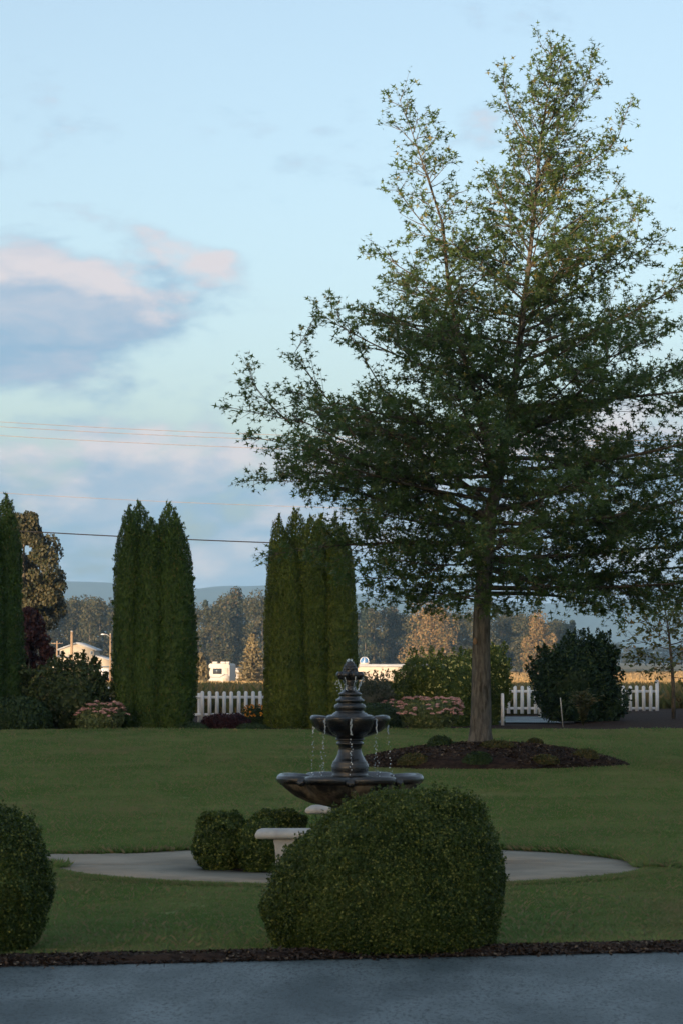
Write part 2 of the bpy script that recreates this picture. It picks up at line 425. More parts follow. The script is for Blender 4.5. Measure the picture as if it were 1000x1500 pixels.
M['yellowbush'] = leaf_mat('flowering_shrub_leaves', (0.035, 0.062, 0.012), (0.125, 0.165, 0.034), (0.24, 0.25, 0.06), 0.16, patch=1.2, trans=0.3)
M['yellow'] = leaf_mat('pale_yellow_petals', (0.50, 0.46, 0.12), (0.60, 0.55, 0.20), trans=0.2, gain=1.0)
M['greygreen'] = leaf_mat('greyish_leaves', (0.06, 0.07, 0.04), (0.16, 0.165, 0.10), (0.22, 0.19, 0.12), 0.15, trans=0.25)
M['lowgreen'] = leaf_mat('low_green_leaves', (0.016, 0.034, 0.012), (0.042, 0.07, 0.02), trans=0.2)
M['sedum'] = leaf_mat('sedum_leaves', (0.06, 0.09, 0.035), (0.17, 0.20, 0.075), (0.24, 0.23, 0.10), 0.1, trans=0.25)
M['pink'] = leaf_mat('dusty_pink_florets', (0.46, 0.21, 0.18), (0.72, 0.42, 0.37), (0.55, 0.40, 0.28), 0.12, trans=0.15, gain=1.0)
M['orange'] = leaf_mat('orange_petals', (0.45, 0.17, 0.02), (0.6, 0.3, 0.04), trans=0.15)
M['burgundy'] = leaf_mat('burgundy_leaves', (0.018, 0.007, 0.009), (0.055, 0.018, 0.022), trans=0.2)
M['plum'] = leaf_mat('plum_leaves', (0.022, 0.008, 0.008), (0.065, 0.022, 0.018), trans=0.25)
M['fern'] = leaf_mat('fern_fronds', (0.035, 0.05, 0.015), (0.10, 0.09, 0.03), (0.16, 0.10, 0.04), 0.12, trans=0.3)
M['dogwood'] = leaf_mat('small_tree_leaves', (0.05, 0.07, 0.024), (0.13, 0.14, 0.05), (0.2, 0.14, 0.06), 0.12, trans=0.3)
M['tawny'] = leaf_mat('tawny_crown', (0.17, 0.11, 0.05), (0.30, 0.20, 0.085), (0.13, 0.12, 0.05), 0.2, patch=0.15, trans=0.25, gain=1.0)
M['brownish'] = leaf_mat('olive_brown_crown', (0.038, 0.038, 0.018), (0.086, 0.074, 0.033), (0.03, 0.038, 0.018), 0.3, patch=0.12, trans=0.2)
M['darkwood'] = leaf_mat('dark_green_crown', (0.016, 0.024, 0.013), (0.045, 0.047, 0.022), (0.09, 0.065, 0.032), 0.12, patch=0.12, trans=0.2)
M['conifer'] = leaf_mat('dark_conifer', (0.012, 0.022, 0.016), (0.035, 0.05, 0.032), patch=0.12, trans=0.1)
M['spruce'] = leaf_mat('spruce_needles', (0.11, 0.095, 0.05), (0.21, 0.165, 0.085), patch=0.4, trans=0.1)
M['mountain'] = surf_mat('forested_mountain', (0.035, 0.05, 0.045), (0.06, 0.075, 0.06), 0.004, 6, 1.0)
M['siding'] = surf_mat('cream_siding', (0.46, 0.40, 0.31), (0.40, 0.35, 0.28), 0.6, 4, 0.8)
M['clap'] = surf_mat('pale_clapboard', (0.50, 0.44, 0.37), (0.44, 0.39, 0.33), 0.5, 4, 0.7)
M['rv'] = surf_mat('toned_down_white_panel', (0.50, 0.47, 0.43), (0.42, 0.40, 0.37), 0.8, 4, 0.6)  # plain white set darker so direct sun does not burn it out
M['roof'] = surf_mat('grey_metal_roof', (0.25, 0.27, 0.30), (0.32, 0.34, 0.36), 0.6, 4, 0.5, spec=0.5)
M['trim'] = surf_mat('blue_grey_trim', (0.16, 0.20, 0.25), (0.2, 0.24, 0.28), 2, 3, 0.6)
M['glass'] = surf_mat('dark_window_glass', (0.03, 0.04, 0.05), (0.05, 0.06, 0.07), 1, 2, 0.08, spec=0.6)
M['bluedome'] = surf_mat('blue_metal', (0.05, 0.14, 0.30), (0.07, 0.18, 0.36), 2, 3, 0.35, spec=0.6)
M['red'] = surf_mat('red_car_paint', (0.25, 0.03, 0.02), (0.3, 0.04, 0.03), 1, 2, 0.25, spec=0.6, coat=0.8)
M['tyre'] = surf_mat('black_rubber', (0.015, 0.015, 0.015), (0.03, 0.03, 0.03), 9, 3, 0.9)
M['pole'] = surf_mat('pole_wood', (0.22, 0.15, 0.09), (0.33, 0.23, 0.14), 3, 5, 0.9, stretch=(3, 3, 0.4))
M['metal'] = surf_mat('grey_metal', (0.35, 0.36, 0.36), (0.45, 0.45, 0.45), 3, 3, 0.4, spec=0.6)
M['cable'] = surf_mat('black_cable', (0.012, 0.013, 0.014), (0.02, 0.02, 0.02), 3, 2, 0.6)
M['wire'] = surf_mat('weathered_wire', (0.22, 0.20, 0.19), (0.3, 0.26, 0.24), 3, 2, 0.6)
m, b, o = new_mat('water')
p = b.node('ShaderNodeBsdfPrincipled'); p.inputs['Base Color'].default_value = (0.85, 0.92, 0.95, 1); p.inputs['Roughness'].default_value = 0.05
p.inputs['IOR'].default_value = 1.33; p.inputs['Transmission Weight'].default_value = 0.6
m.node_tree.links.new(p.outputs[0], o.inputs[0]); M['water'] = m
m, b, o = new_mat('still_water')
p = b.node('ShaderNodeBsdfPrincipled'); p.inputs['Base Color'].default_value = (0.012, 0.016, 0.016, 1); p.inputs['Roughness'].default_value = 0.06
tc = b.node('ShaderNodeTexCoord'); bn = b.node('ShaderNodeBump'); bn.inputs['Strength'].default_value = 0.4; bn.inputs['Distance'].default_value = 0.01
b.put(bn.inputs['Height'], b.noise(tc.outputs['Object'], 18, 3)); b.put(p.inputs['Normal'], bn.outputs[0])
m.node_tree.links.new(p.outputs[0], o.inputs[0]); M['still'] = m

# ------------------------------------------------------------------ setting: ground, lawn, drive, plaza, beds, ridges
def sheet(name, pts, z, mat):
    return tag(MB().add([(x, y, z) for x, y in pts], [tuple(range(len(pts)))]).build(name, mat), kind='structure')
def ground():
    ys = [-1500, -300, -60, 0, 60, 115, 180, 260, 360, 450, 520, 600, 900, 1500, 3000, 6200, 10300]
    xs = [-8000, -1500, -400, -100, 0, 100, 400, 1500, 8000]
    V = [(x, y, terr(y)) for y in ys for x in xs]; n = len(xs)
    Fc = [(j * n + i, j * n + i + 1, (j + 1) * n + i + 1, (j + 1) * n + i) for j in range(len(ys) - 1) for i in range(n - 1)]
    tag(MB().add(V, Fc).build('ground', M['ground']), kind='structure')
ground()
def edge_y(x): return 21.5 + 0.228 * x                       # near edge of the bark strip, along the drive
PC = (X(513, 31.2), 31.2); PR = 3.02; BR = 1.5               # plaza and its inner bed
LAWN_END = 91.0
sheet('lawn', [(-45, edge_y(-45) + 0.2), (45, edge_y(45) + 0.2), (60, LAWN_END), (-60, LAWN_END)], 0.004, M['lawn'])
sheet('driveway', [(-45, -40), (45, -40), (45, edge_y(45)), (-45, edge_y(-45))], 0.008, M['asphalt'])
def disc(name, c, r, z, mat, r0=0, seg=96, lump=0):
    pts = []
    for k in range(seg):
        a = 2 * math.pi * k / seg; rr = r * (1 + lump * math.sin(a * 5 + 1) * math.sin(a * 3))
        pts.append((c[0] + rr * math.cos(a), c[1] + rr * math.sin(a)))
    return sheet(name, pts, z, mat)
plaza = disc('plaza', PC, PR, 0.008, M['soil'])
def slabs():
    for k in range(4):
        pts = []; a0 = k * math.pi / 2 + math.radians(2); ctr = (math.cos(a0 + math.pi / 4) * 0.012, math.sin(a0 + math.pi / 4) * 0.012)
        out = [(PC[0] + ctr[0] + (PR - .01) * math.cos(a0 + math.pi / 2 * i / 32), PC[1] + ctr[1] + (PR - .01) * math.sin(a0 + math.pi / 2 * i / 32)) for i in range(33)]
        inn = [(PC[0] + ctr[0] + (BR - .1) * math.cos(a0 + math.pi / 2 * i / 32), PC[1] + ctr[1] + (BR - .1) * math.sin(a0 + math.pi / 2 * i / 32)) for i in range(33)]
        n = 33; V = [(x, y, 0.009) for x, y in out + inn] + [(x, y, 0.022) for x, y in out + inn]; Fc = []
        for i in range(32):
            Fc += [(2 * n + i, 2 * n + i + 1, 3 * n + i + 1, 3 * n + i), (i, i + 1, 2 * n + i + 1, 2 * n + i), (n + i + 1, n + i, 3 * n + i, 3 * n + i + 1)]
        Fc += [(n, 0, 2 * n, 3 * n), (n - 1, 2 * n - 1, 4 * n - 1, 3 * n - 1)]
        MB().add(V, Fc).build('slab', M['concrete'], plaza)
slabs()
PATH = [(-9.0, 30.9), (PC[0] - 2.0, 30.7), (PC[0] - 2.0, 33.1), (-9.0, 33.3)]
sheet('path', PATH, 0.010, M['concrete'])
disc('fountain_bed', PC, BR, 0.028, M['soil'], lump=0.02)
# score joints across the plaza
# bark strip along the drive
def strip():
    n = 160; V = []; Fc = []
    for i in range(n + 1):
        x = -12 + 24 * i / n; y0 = edge_y(x) + random.uniform(-0.05, 0.03); wd = 0.5 + 0.10 * math.sin(x * 1.7) + random.uniform(-0.06, 0.06)
        for j in range(7):
            t = j / 6; V.append((x, y0 + wd * t, 0.012 + 0.035 * math.sin(math.pi * t) + (random.uniform(0, 0.015) if 0 < j < 6 else 0)))
    for i in range(n):
        for j in range(6): Fc.append((i * 7 + j, (i + 1) * 7 + j, (i + 1) * 7 + j + 1, i * 7 + j + 1))
    tag(MB().add(V, Fc).build('mulch_strip', M['soil']), kind='structure')
    k = 14000; x = rng.uniform(-4.5, 4.5, k); t = rng.random(k) ** 1.1 * 0.56 - 0.07
    t = np.where(rng.random(k) < 0.035, -0.3 * rng.random(k) ** 2, t)
    P = np.stack([x, 21.5 + 0.228 * x + t, 0.016 + 0.035 * np.sin(np.clip(t / 0.5, 0, 1) * math.pi) + rng.random(k) * 0.012], 1)
    mb = leaves(MB(), P, np.tile((0, 0, 1.0), (k, 1)), 0.036, LEAF, None, nj=0.35)
    tag(mb.build('bark_chips', M['chips']), 'brown bark chips covering the strip beside the drive', 'bark mulch', kind='stuff')
strip()
# mound under the oak
OX, OY = X(703, 60.8), 60.8
MW, MD, MH = 2.72, 2.5, 0.43
MCX = X(712, 60.5)
def mound_z(x, y):
    r = math.hypot((x - MCX) / MW, (y - 60.5) / MD)
    return MH * max(0.0, 1 - r * r) ** 0.8
def mound():
    V = []; Fc = []; nr, nt = 22, 72
    for i in range(nr + 1):
        r = i / nr
        for k in range(nt):
            a = 2 * math.pi * k / nt; rr = r * (1 + 0.05 * math.sin(3 * a + 0.6))
            x = MCX + MW * rr * math.cos(a); y = 60.5 + MD * rr * math.sin(a)
            V.append((x, y, 0.008 + MH * max(0, 1 - r * r) ** 0.8 + random.uniform(-0.012, 0.012) * (r < 0.97)))
    for i in range(nr):
        for k in range(nt):
            k2 = (k + 1) % nt; Fc.append((i * nt + k, i * nt + k2, (i + 1) * nt + k2, (i + 1) * nt + k))
    tag(MB().add(V, Fc).build('mulch_mound', M['soil']), kind='structure')
    k = 9000; a = rng.uniform(0, 6.283, k); r = np.sqrt(rng.random(k))
    P = np.stack([MCX + MW * r * np.cos(a), 60.5 + MD * r * np.sin(a), 0.02 + MH * np.maximum(0, 1 - r * r) ** 0.8], 1)
    tag(leaves(MB(), P, np.tile((0, 0, 1.0), (k, 1)), 0.07, LEAF, None, nj=0.5).build('bark_chips', M['chips']), 'dark bark chips over the mound round the oak trunk', 'bark mulch', kind='stuff')
mound()
# beds along the fence: flat on the left, a low bank on the right
BX0, BX1 = X(822, 95), X(1150, 95)
def bank_z(x, y):
    s = min(1, max(0, (x - BX0) / 1.6)); t = min(1, max(0, (y - 92) / 13.0))
    return 0.012 + 0.24 * s * s * (3 - 2 * s) * t * t * (3 - 2 * t)
def beds():
    nx, ny = 90, 24; V = []; Fc = []
    for j in range(ny + 1):
        for i in range(nx + 1):
            x = -16 + 36 * i / nx
            fr = 90.4 + 0.5 * math.sin(x * 0.7) - 0.5 * max(0, x - 6) * 0.25; y = fr + (113 - fr) * j / ny
            V.append((x, y, bank_z(x, y) + random.uniform(0, 0.015) * (0 < j)))
    for j in range(ny):
        for i in range(nx):
            Fc.append((j * (nx + 1) + i, j * (nx + 1) + i + 1, (j + 1) * (nx + 1) + i + 1, (j + 1) * (nx + 1) + i))
    tag(MB().add(V, Fc).build('planting_bed', M['soil']), kind='structure')
    xa, xb = X(640, 103), X(806, 103)
    sheet('lane', [(xa, 98.5), (xb, 98.5), (xb, 108.5), (xa, 108.5)], 0.06, M['asphalt'])
beds()
# mountains far off, and an unseen ridge added behind the drive to shade the garden
def ridge(name, y0, x0, x1, prof, depth, mat, step=40, rough=6, seed=1):
    r = random.Random(seed); n = int((x1 - x0) / step); V = []; Fc = []; m = 10
    xs = np.array([x0 + (x1 - x0) * i / n for i in range(n + 1)])
    rz = vnoise(np.stack([xs, xs * 0 + seed, xs * 0], 1), 1 / 260.0) * rough * 1.5 + vnoise(np.stack([xs, xs * 0 + seed, xs * 0 + 4], 1), 1 / 70.0) * rough * 0.5
    for i, x in enumerate(xs):
        h = prof(x) + rz[i]
        for j in range(m + 1):
            t = j / m; s = math.sin(math.pi * t) ** 1.4
            V.append((x, y0 + depth * (t - 0.5), terr(y0) - 0.5 + max(h, 0) * s + (r.uniform(-1, 1) * rough * 0.5 * s if 0 < j < m and j != m // 2 else 0)))
    for i in range(n):
        for j in range(m): Fc.append((i * (m + 1) + j, (i + 1) * (m + 1) + j, (i + 1) * (m + 1) + j + 1, i * (m + 1) + j + 1))
    tag(MB().add(V, Fc).build(name, mat, smooth=True), kind='structure')
MY = 9000.0
def mprof(x):
    px = 500 + x / MY * F
    y = np.interp(px, [-3000, -600, -100, 60, 110, 170, 270, 330, 390, 520, 640, 760, 900, 1000, 1300, 2200, 5000],
                  [880, 850, 862, 850, 852, 853, 864, 857, 856, 868, 876, 880, 882, 876, 862, 868, 890])
    return (HOR - y) / F * MY + CAMZ + 3.5
ridge('mountains', MY, -7800, 7800, mprof, 1500, M['mountain'], 45, 5.0, 3)
SHADE_RIDGE_H = 21.5
ridge('shade_ridge', -160.0, -700, 400, lambda x: SHADE_RIDGE_H, 120, M['mountain'], 20, 0.7, 8)  # added out of view, its height set by the shade wanted

# air
HZ = 0.85e-4
m, b, o = new_mat('haze_air')
v = b.node('ShaderNodeVolumePrincipled'); v.inputs['Color'].default_value = (0.38, 0.68, 1.0, 1); v.inputs['Density'].default_value = HZ
v.inputs['Anisotropy'].default_value = 0.0
m.node_tree.links.new(v.outputs[0], o.inputs['Volume'])
hz = MB().box(-8200, 8200, -1600, 10400, -5.0, 275).build('haze', m); tag(hz, 'thin blue evening haze over the whole valley', 'haze', kind='stuff')

# ------------------------------------------------------------------ grass
def in_grass(x, y, pad=0.0):
    ok = (y > 21.5 + 0.228 * x + 0.42 + 0.10 * np.sin(x * 1.7)) & (y < LAWN_END - 0.2 + 0.5 * np.sin(x * 0.7))
    ok &= np.hypot(x - PC[0], y - PC[1]) > PR + pad
    ok &= ~((x < PC[0] - 1.5) & (y > 30.9 - 0.025 * (x + 2) - pad) & (y < 33.1 + pad))
    ok &= np.hypot((x - MCX) / MW, (y - 60.5) / MD) > 0.98 + 0.05 * np.sin(3 * np.arctan2((y - 60.5) / MD, (x - MCX) / MW) + 0.6)
    return ok
def tuft(name, n, h, spread, mat, lean=0.45):
    k = n; a = rng.uniform(0, 6.283, k); r = np.sqrt(rng.random(k)) * spread
    P = np.stack([r * np.cos(a), r * np.sin(a), np.zeros(k)], 1)
    T = np.stack([np.cos(a + rng.normal(0, 0.8, k)) * lean, np.sin(a + rng.normal(0, 0.8, k)) * lean, np.ones(k)], 1)
    mb = MB(); N = rng.normal(0, 1, (k, 3)); N[:, 2] *= 0.2
    T = unit(T + rng.normal(0, 0.2, (k, 3))); N = unit(N - T * np.sum(N * T, 1, keepdims=True)); B = np.cross(N, T)
    L = h * rng.uniform(0.5, 1.15, k); w = rng.uniform(0.0028, 0.0055, k) * (h / 0.06) ** 0.5
    V = np.stack([P - B * w[:, None], P + B * w[:, None], P + T * L[:, None] * 0.6 + B * w[:, None] * 0.7 , P + T * L[:, None] + N * L[:, None] * 0.28 - np.array([0, 0, 1]) * L[:, None] * 0.08], 1)
    mb.arr(V.reshape(-1, 3), np.arange(4 * k), np.full(k, 4))
    me = mb.mesh(name); me.materials.append(mat)
    return bpy.data.objects.new(name, me)
def gn_scatter(name, P, scale, inst, label, cat, zscale=None):
    me = bpy.data.meshes.new(name); me.vertices.add(len(P)); me.vertices.foreach_set('co', P.astype(np.float32).ravel())
    at_ = me.attributes.new('sz', 'FLOAT', 'POINT'); at_.data.foreach_set('value', scale.astype(np.float32))
    ar = me.attributes.new('rz', 'FLOAT', 'POINT'); ar.data.foreach_set('value', rng.uniform(0, 6.283, len(P)).astype(np.float32))
    o = link(bpy.data.objects.new(name, me)); tag(o, label, cat, kind='stuff')
    g = bpy.data.node_groups.new(name, 'GeometryNodeTree')
    g.interface.new_socket('Geometry', in_out='INPUT', socket_type='NodeSocketGeometry'); g.interface.new_socket('Geometry', in_out='OUTPUT', socket_type='NodeSocketGeometry')
    N = g.nodes; L = g.links
    gi = N.new('NodeGroupInput'); go = N.new('NodeGroupOutput'); mp = N.new('GeometryNodeMeshToPoints'); ip = N.new('GeometryNodeInstanceOnPoints')
    oi = N.new('GeometryNodeObjectInfo'); oi.inputs['Object'].default_value = inst
    a1 = N.new('GeometryNodeInputNamedAttribute'); a1.data_type = 'FLOAT'; a1.inputs['Name'].default_value = 'sz'
    a2 = N.new('GeometryNodeInputNamedAttribute'); a2.data_type = 'FLOAT'; a2.inputs['Name'].default_value = 'rz'
    cx = N.new('ShaderNodeCombineXYZ'); L.new(a2.outputs[0], cx.inputs[2])
    L.new(gi.outputs[0], mp.inputs[0]); L.new(mp.outputs[0], ip.inputs['Points']); L.new(oi.outputs['Geometry'], ip.inputs['Instance'])
    L.new(cx.outputs[0], ip.inputs['Rotation']); L.new(a1.outputs[0], ip.inputs['Scale']); L.new(ip.outputs[0], go.inputs[0])
    md = o.modifiers.new('scatter', 'NODES'); md.node_group = g
    return o
def lawn_grass():
    t1 = tuft('grass_tuft', 30, 0.036, 0.075, M['grass'], 1.3)
    P = []
    for y0, y1, dens in ((22, 34, 300), (34, 46, 170), (46, 64, 90), (64, 91.5, 50)):
        hw = y1 * 0.125 + 0.6; n = int(dens * (y1 - y0) * 2 * hw)
        x = rng.uniform(-hw, hw, n); y = rng.uniform(y0, y1, n); k = in_grass(x, y); x = x[k]; y = y[k]
        s = (1.0 + 0.011 * np.maximum(y - 34, 0)) * rng.uniform(0.6, 1.25, len(x)) * (1 + 0.35 * vnoise(np.stack([x, y, x * 0], 1), 0.8)) * np.where(rng.random(len(x)) < 0.07, 1.7, 1.0)
        P.append(np.stack([x, y, np.zeros_like(x) + 0.004, s], 1))
    # longer fringe where the mower cannot reach: round the plaza and along the bark strip
    n = 5200; a = rng.uniform(0, 6.283, n); r = PR + rng.uniform(0.0, 0.16, n) ** 1.2
    x = PC[0] + r * np.cos(a); y = PC[1] + r * np.sin(a); k = in_grass(x, y)
    P.append(np.stack([x[k], y[k], x[k] * 0 + 0.004, rng.uniform(1.2, 1.6, k.sum()) * np.where(y[k] > PC[1] - 0.5, 2.1, 1.0)], 1))
    n = 2500; x = rng.uniform(-4.5, 4.5, n); y = 21.5 + 0.228 * x + 0.42 + 0.10 * np.sin(x * 1.7) + rng.uniform(0, 0.3, n)
    P.append(np.stack([x, y, x * 0 + 0.004, rng.uniform(1.2, 1.8, n)], 1))
    n = 1500; x = rng.uniform(-8, PC[0] - 2, n); y = 33.1 + rng.uniform(0, 0.14, n); k = in_grass(x, y)
    P.append(np.stack([x[k], y[k], x[k] * 0 + 0.004, rng.uniform(1.3, 2.0, k.sum())], 1))
    P = np.concatenate(P)
    gn_scatter('grass', P[:, :3], P[:, 3], t1, 'short mown lawn grass round the fountain plaza', 'grass')
    t2 = tuft('meadow_tuft', 26, 0.9, 0.35, M['meadow'], 0.25)
    n = 9000; y = 114 + 150 * rng.random(n) ** 1.6; x = (rng.random(n) * 2 - 1) * (y * 0.125 + 2)
    z = np.array([terr(q) for q in y])
    t3 = tuft('straw_tuft', 22, 0.9, 0.7, M['straw'], 0.25); k = 16000
    yy = 240 + 900 * rng.random(k) ** 1.3; xx = (rng.random(k) * 2 - 1) * (yy * 0.125 + 3)
    gn_scatter('field_grass', np.stack([xx, yy, np.array([terr(q) for q in yy])], 1), rng.uniform(0.8, 1.3, k), t3, 'golden dry field grass in front of the far wood', 'grass')
    gn_scatter('meadow_grass', np.stack([x, y, z], 1), rng.uniform(0.6, 1.35, n), t2, 'tall rough meadow grass beyond the picket fence', 'grass')
lawn_grass()

# ------------------------------------------------------------------ branching trees
def bez(a, b_, c, n):
    return [a * (1 - t) ** 2 + b_ * 2 * t * (1 - t) + c * t * t for t in [i / (n - 1) for i in range(n)]]
def grow(leader, rad, hull, n_prim, t0, el, leafN, twig, mbw, pts, sec_step=0.42, seed=1, base_r=0.06, over=0.12, droop=0.0, pw=0.92, thin=0.0):
    """branches from a leader line, clipped to the crown outline; returns twig leaf sites in pts"""
    R = random.Random(seed)
    L = [Vector(p) for p in leader]
    cum = [0.0]
    for i in range(1, len(L)): cum.append(cum[-1] + (L[i] - L[i - 1]).length)
    def on(t):
        s = t * cum[-1]
        for i in range(1, len(L)):
            if cum[i] >= s - 1e-9:
                f = (s - cum[i - 1]) / max(1e-6, cum[i] - cum[i - 1]); return L[i - 1].lerp(L[i], f)
        return L[-1].copy()
    hz, hl, hr = hull
    y0 = L[0].y
    def inside(p, k=1.0):
        if p.z < hz[0] or p.z > hz[-1]: return False
        l = np.interp(p.z, hz, hl); r = np.interp(p.z, hz, hr); c = on(min(1, max(0, (p.z - L[0].z) / (L[-1].z - L[0].z)))).x
        c = min(max(c, l + 0.05), r - 0.05)
        rx = (c - l) if p.x < c else (r - c); ry = 0.5 * (r - l) * 0.92
        return ((p.x - c) / max(rx, .05)) ** 2 + ((p.y - y0) / max(ry, .05)) ** 2 < k * k
    az = R.random() * 6
    for i in range(n_prim):
        t = t0 + (0.985 - t0) * ((i + R.random() * 0.8) / n_prim) ** pw
        S = on(t); az += 2.39996 + R.uniform(-0.35, 0.35)
        e = math.radians(np.interp(t, [t0, 0.55 * (1 + t0) * 0.9, 1], el) + R.uniform(-9, 9))
        D = Vector((math.cos(az) * math.cos(e), math.sin(az) * math.cos(e), math.sin(e)))
        ln = 0.0
        while ln < 9 and inside(S + D * (ln + 0.15)): ln += 0.15
        ln *= R.uniform(0.86, 1.0 + over)
        if ln < 0.35: ln = R.uniform(0.35, 0.7)
        side = Vector((-D.y, D.x, 0)).normalized() * R.uniform(-0.08, 0.08) * ln
        mid = S + D * ln * 0.5 + side + Vector((0, 0, -0.06 * ln * (1 - t)))
        E = S + D * ln + Vector((0, 0, R.uniform(-0.02, 0.10) * ln - droop * ln * (1 - t)))
        n = max(4, int(ln / 0.45)); cv = bez(S, mid, E, n)
        r0 = min(base_r, 0.009 * ln + 0.005)
        mbw.tube(cv, [r0 * (1 - 0.85 * k / (n - 1)) for k in range(n)], 5, False)
        ns = max(3, int(ln / sec_step * 2)); sd = 1
        for j in range(ns):
            s = 0.16 + 0.84 * (j + R.random() * 0.9) / ns
            q = min(int(s * (n - 1)), n - 2); fr = s * (n - 1) - q
            p = cv[q].lerp(cv[q + 1], min(1, fr)); dr = (cv[q + 1] - cv[q]).normalized()
            sd = -sd
            lat = dr.cross(Vector((0, 0, 1))); lat = lat.normalized() if lat.length > 1e-3 else Vector((1, 0, 0))
            roll = R.uniform(-0.9, 0.9); up = lat.cross(dr)
            v = (dr * R.uniform(0.5, 1.0) + (lat * sd * math.cos(roll) + up * math.sin(roll)) * R.uniform(0.6, 1.0)).normalized()
            sl = (0.25 + 0.36 * ln * (1 - s) * 0.75 + 0.22) * R.uniform(0.6, 1.15); sl = min(sl, 1.7)
            while sl > 0.3 and not inside(p + v * sl, 1.04 + over): sl *= 0.85
            e2 = p + v * sl + Vector((0, 0, R.uniform(-0.05, 0.12) * sl)); m2 = p + v * sl * 0.5 + Vector((0, 0, -0.05 * sl))
            c2 = bez(p, m2, e2, 4)
            mbw.tube(c2, [0.011 + 0.004 * sl, 0.009, 0.006, 0.003], 3, False)
            nt = max(2, int(sl / twig)); 
            for k in range(nt + 1):
                u = 0.2 + 0.8 * (k + R.random() * 0.6) / (nt + 0.6)
                q2 = min(int(u * 3), 2); tp = c2[q2].lerp(c2[q2 + 1], min(1, u * 3 - q2))
                tv = (v + Vector((R.gauss(0, .65), R.gauss(0, .65), R.gauss(0.12, .5)))).normalized()
                tl = R.uniform(0.16, 0.42)
                pts.append((tp, tp + tv * tl, leafN * (0.6 + 0.8 * R.random()) * (1 - thin * t)))
def twig_leaves(pts, size, tpl, wood=None, hang=0.25):
    A = np.array([p[0] for p in pts]); Bq = np.array([p[1] for p in pts]); c = np.array([max(1, int(round(p[2]))) for p in pts])
    if wood is not None:
        for p in pts: wood.tube([p[0], p[1]], [0.004, 0.002], 3, False)
    idx = np.repeat(np.arange(len(pts)), c); n = len(idx)
    u = rng.random(n) ** 0.7; D = unit(Bq - A)[idx]
    P = A[idx] + (Bq - A)[idx] * u[:, None] + rng.normal(0, 0.035, (n, 3))
    T = D + rng.normal(0, 0.7, (n, 3)); T[:, 2] -= hang
    Nn = np.tile((0, 0, 1.0), (n, 1))
    P = P + unit(T) * size * 0.35
    return leaves(MB(), P, Nn, size, tpl, T, 0.1, 0.75)

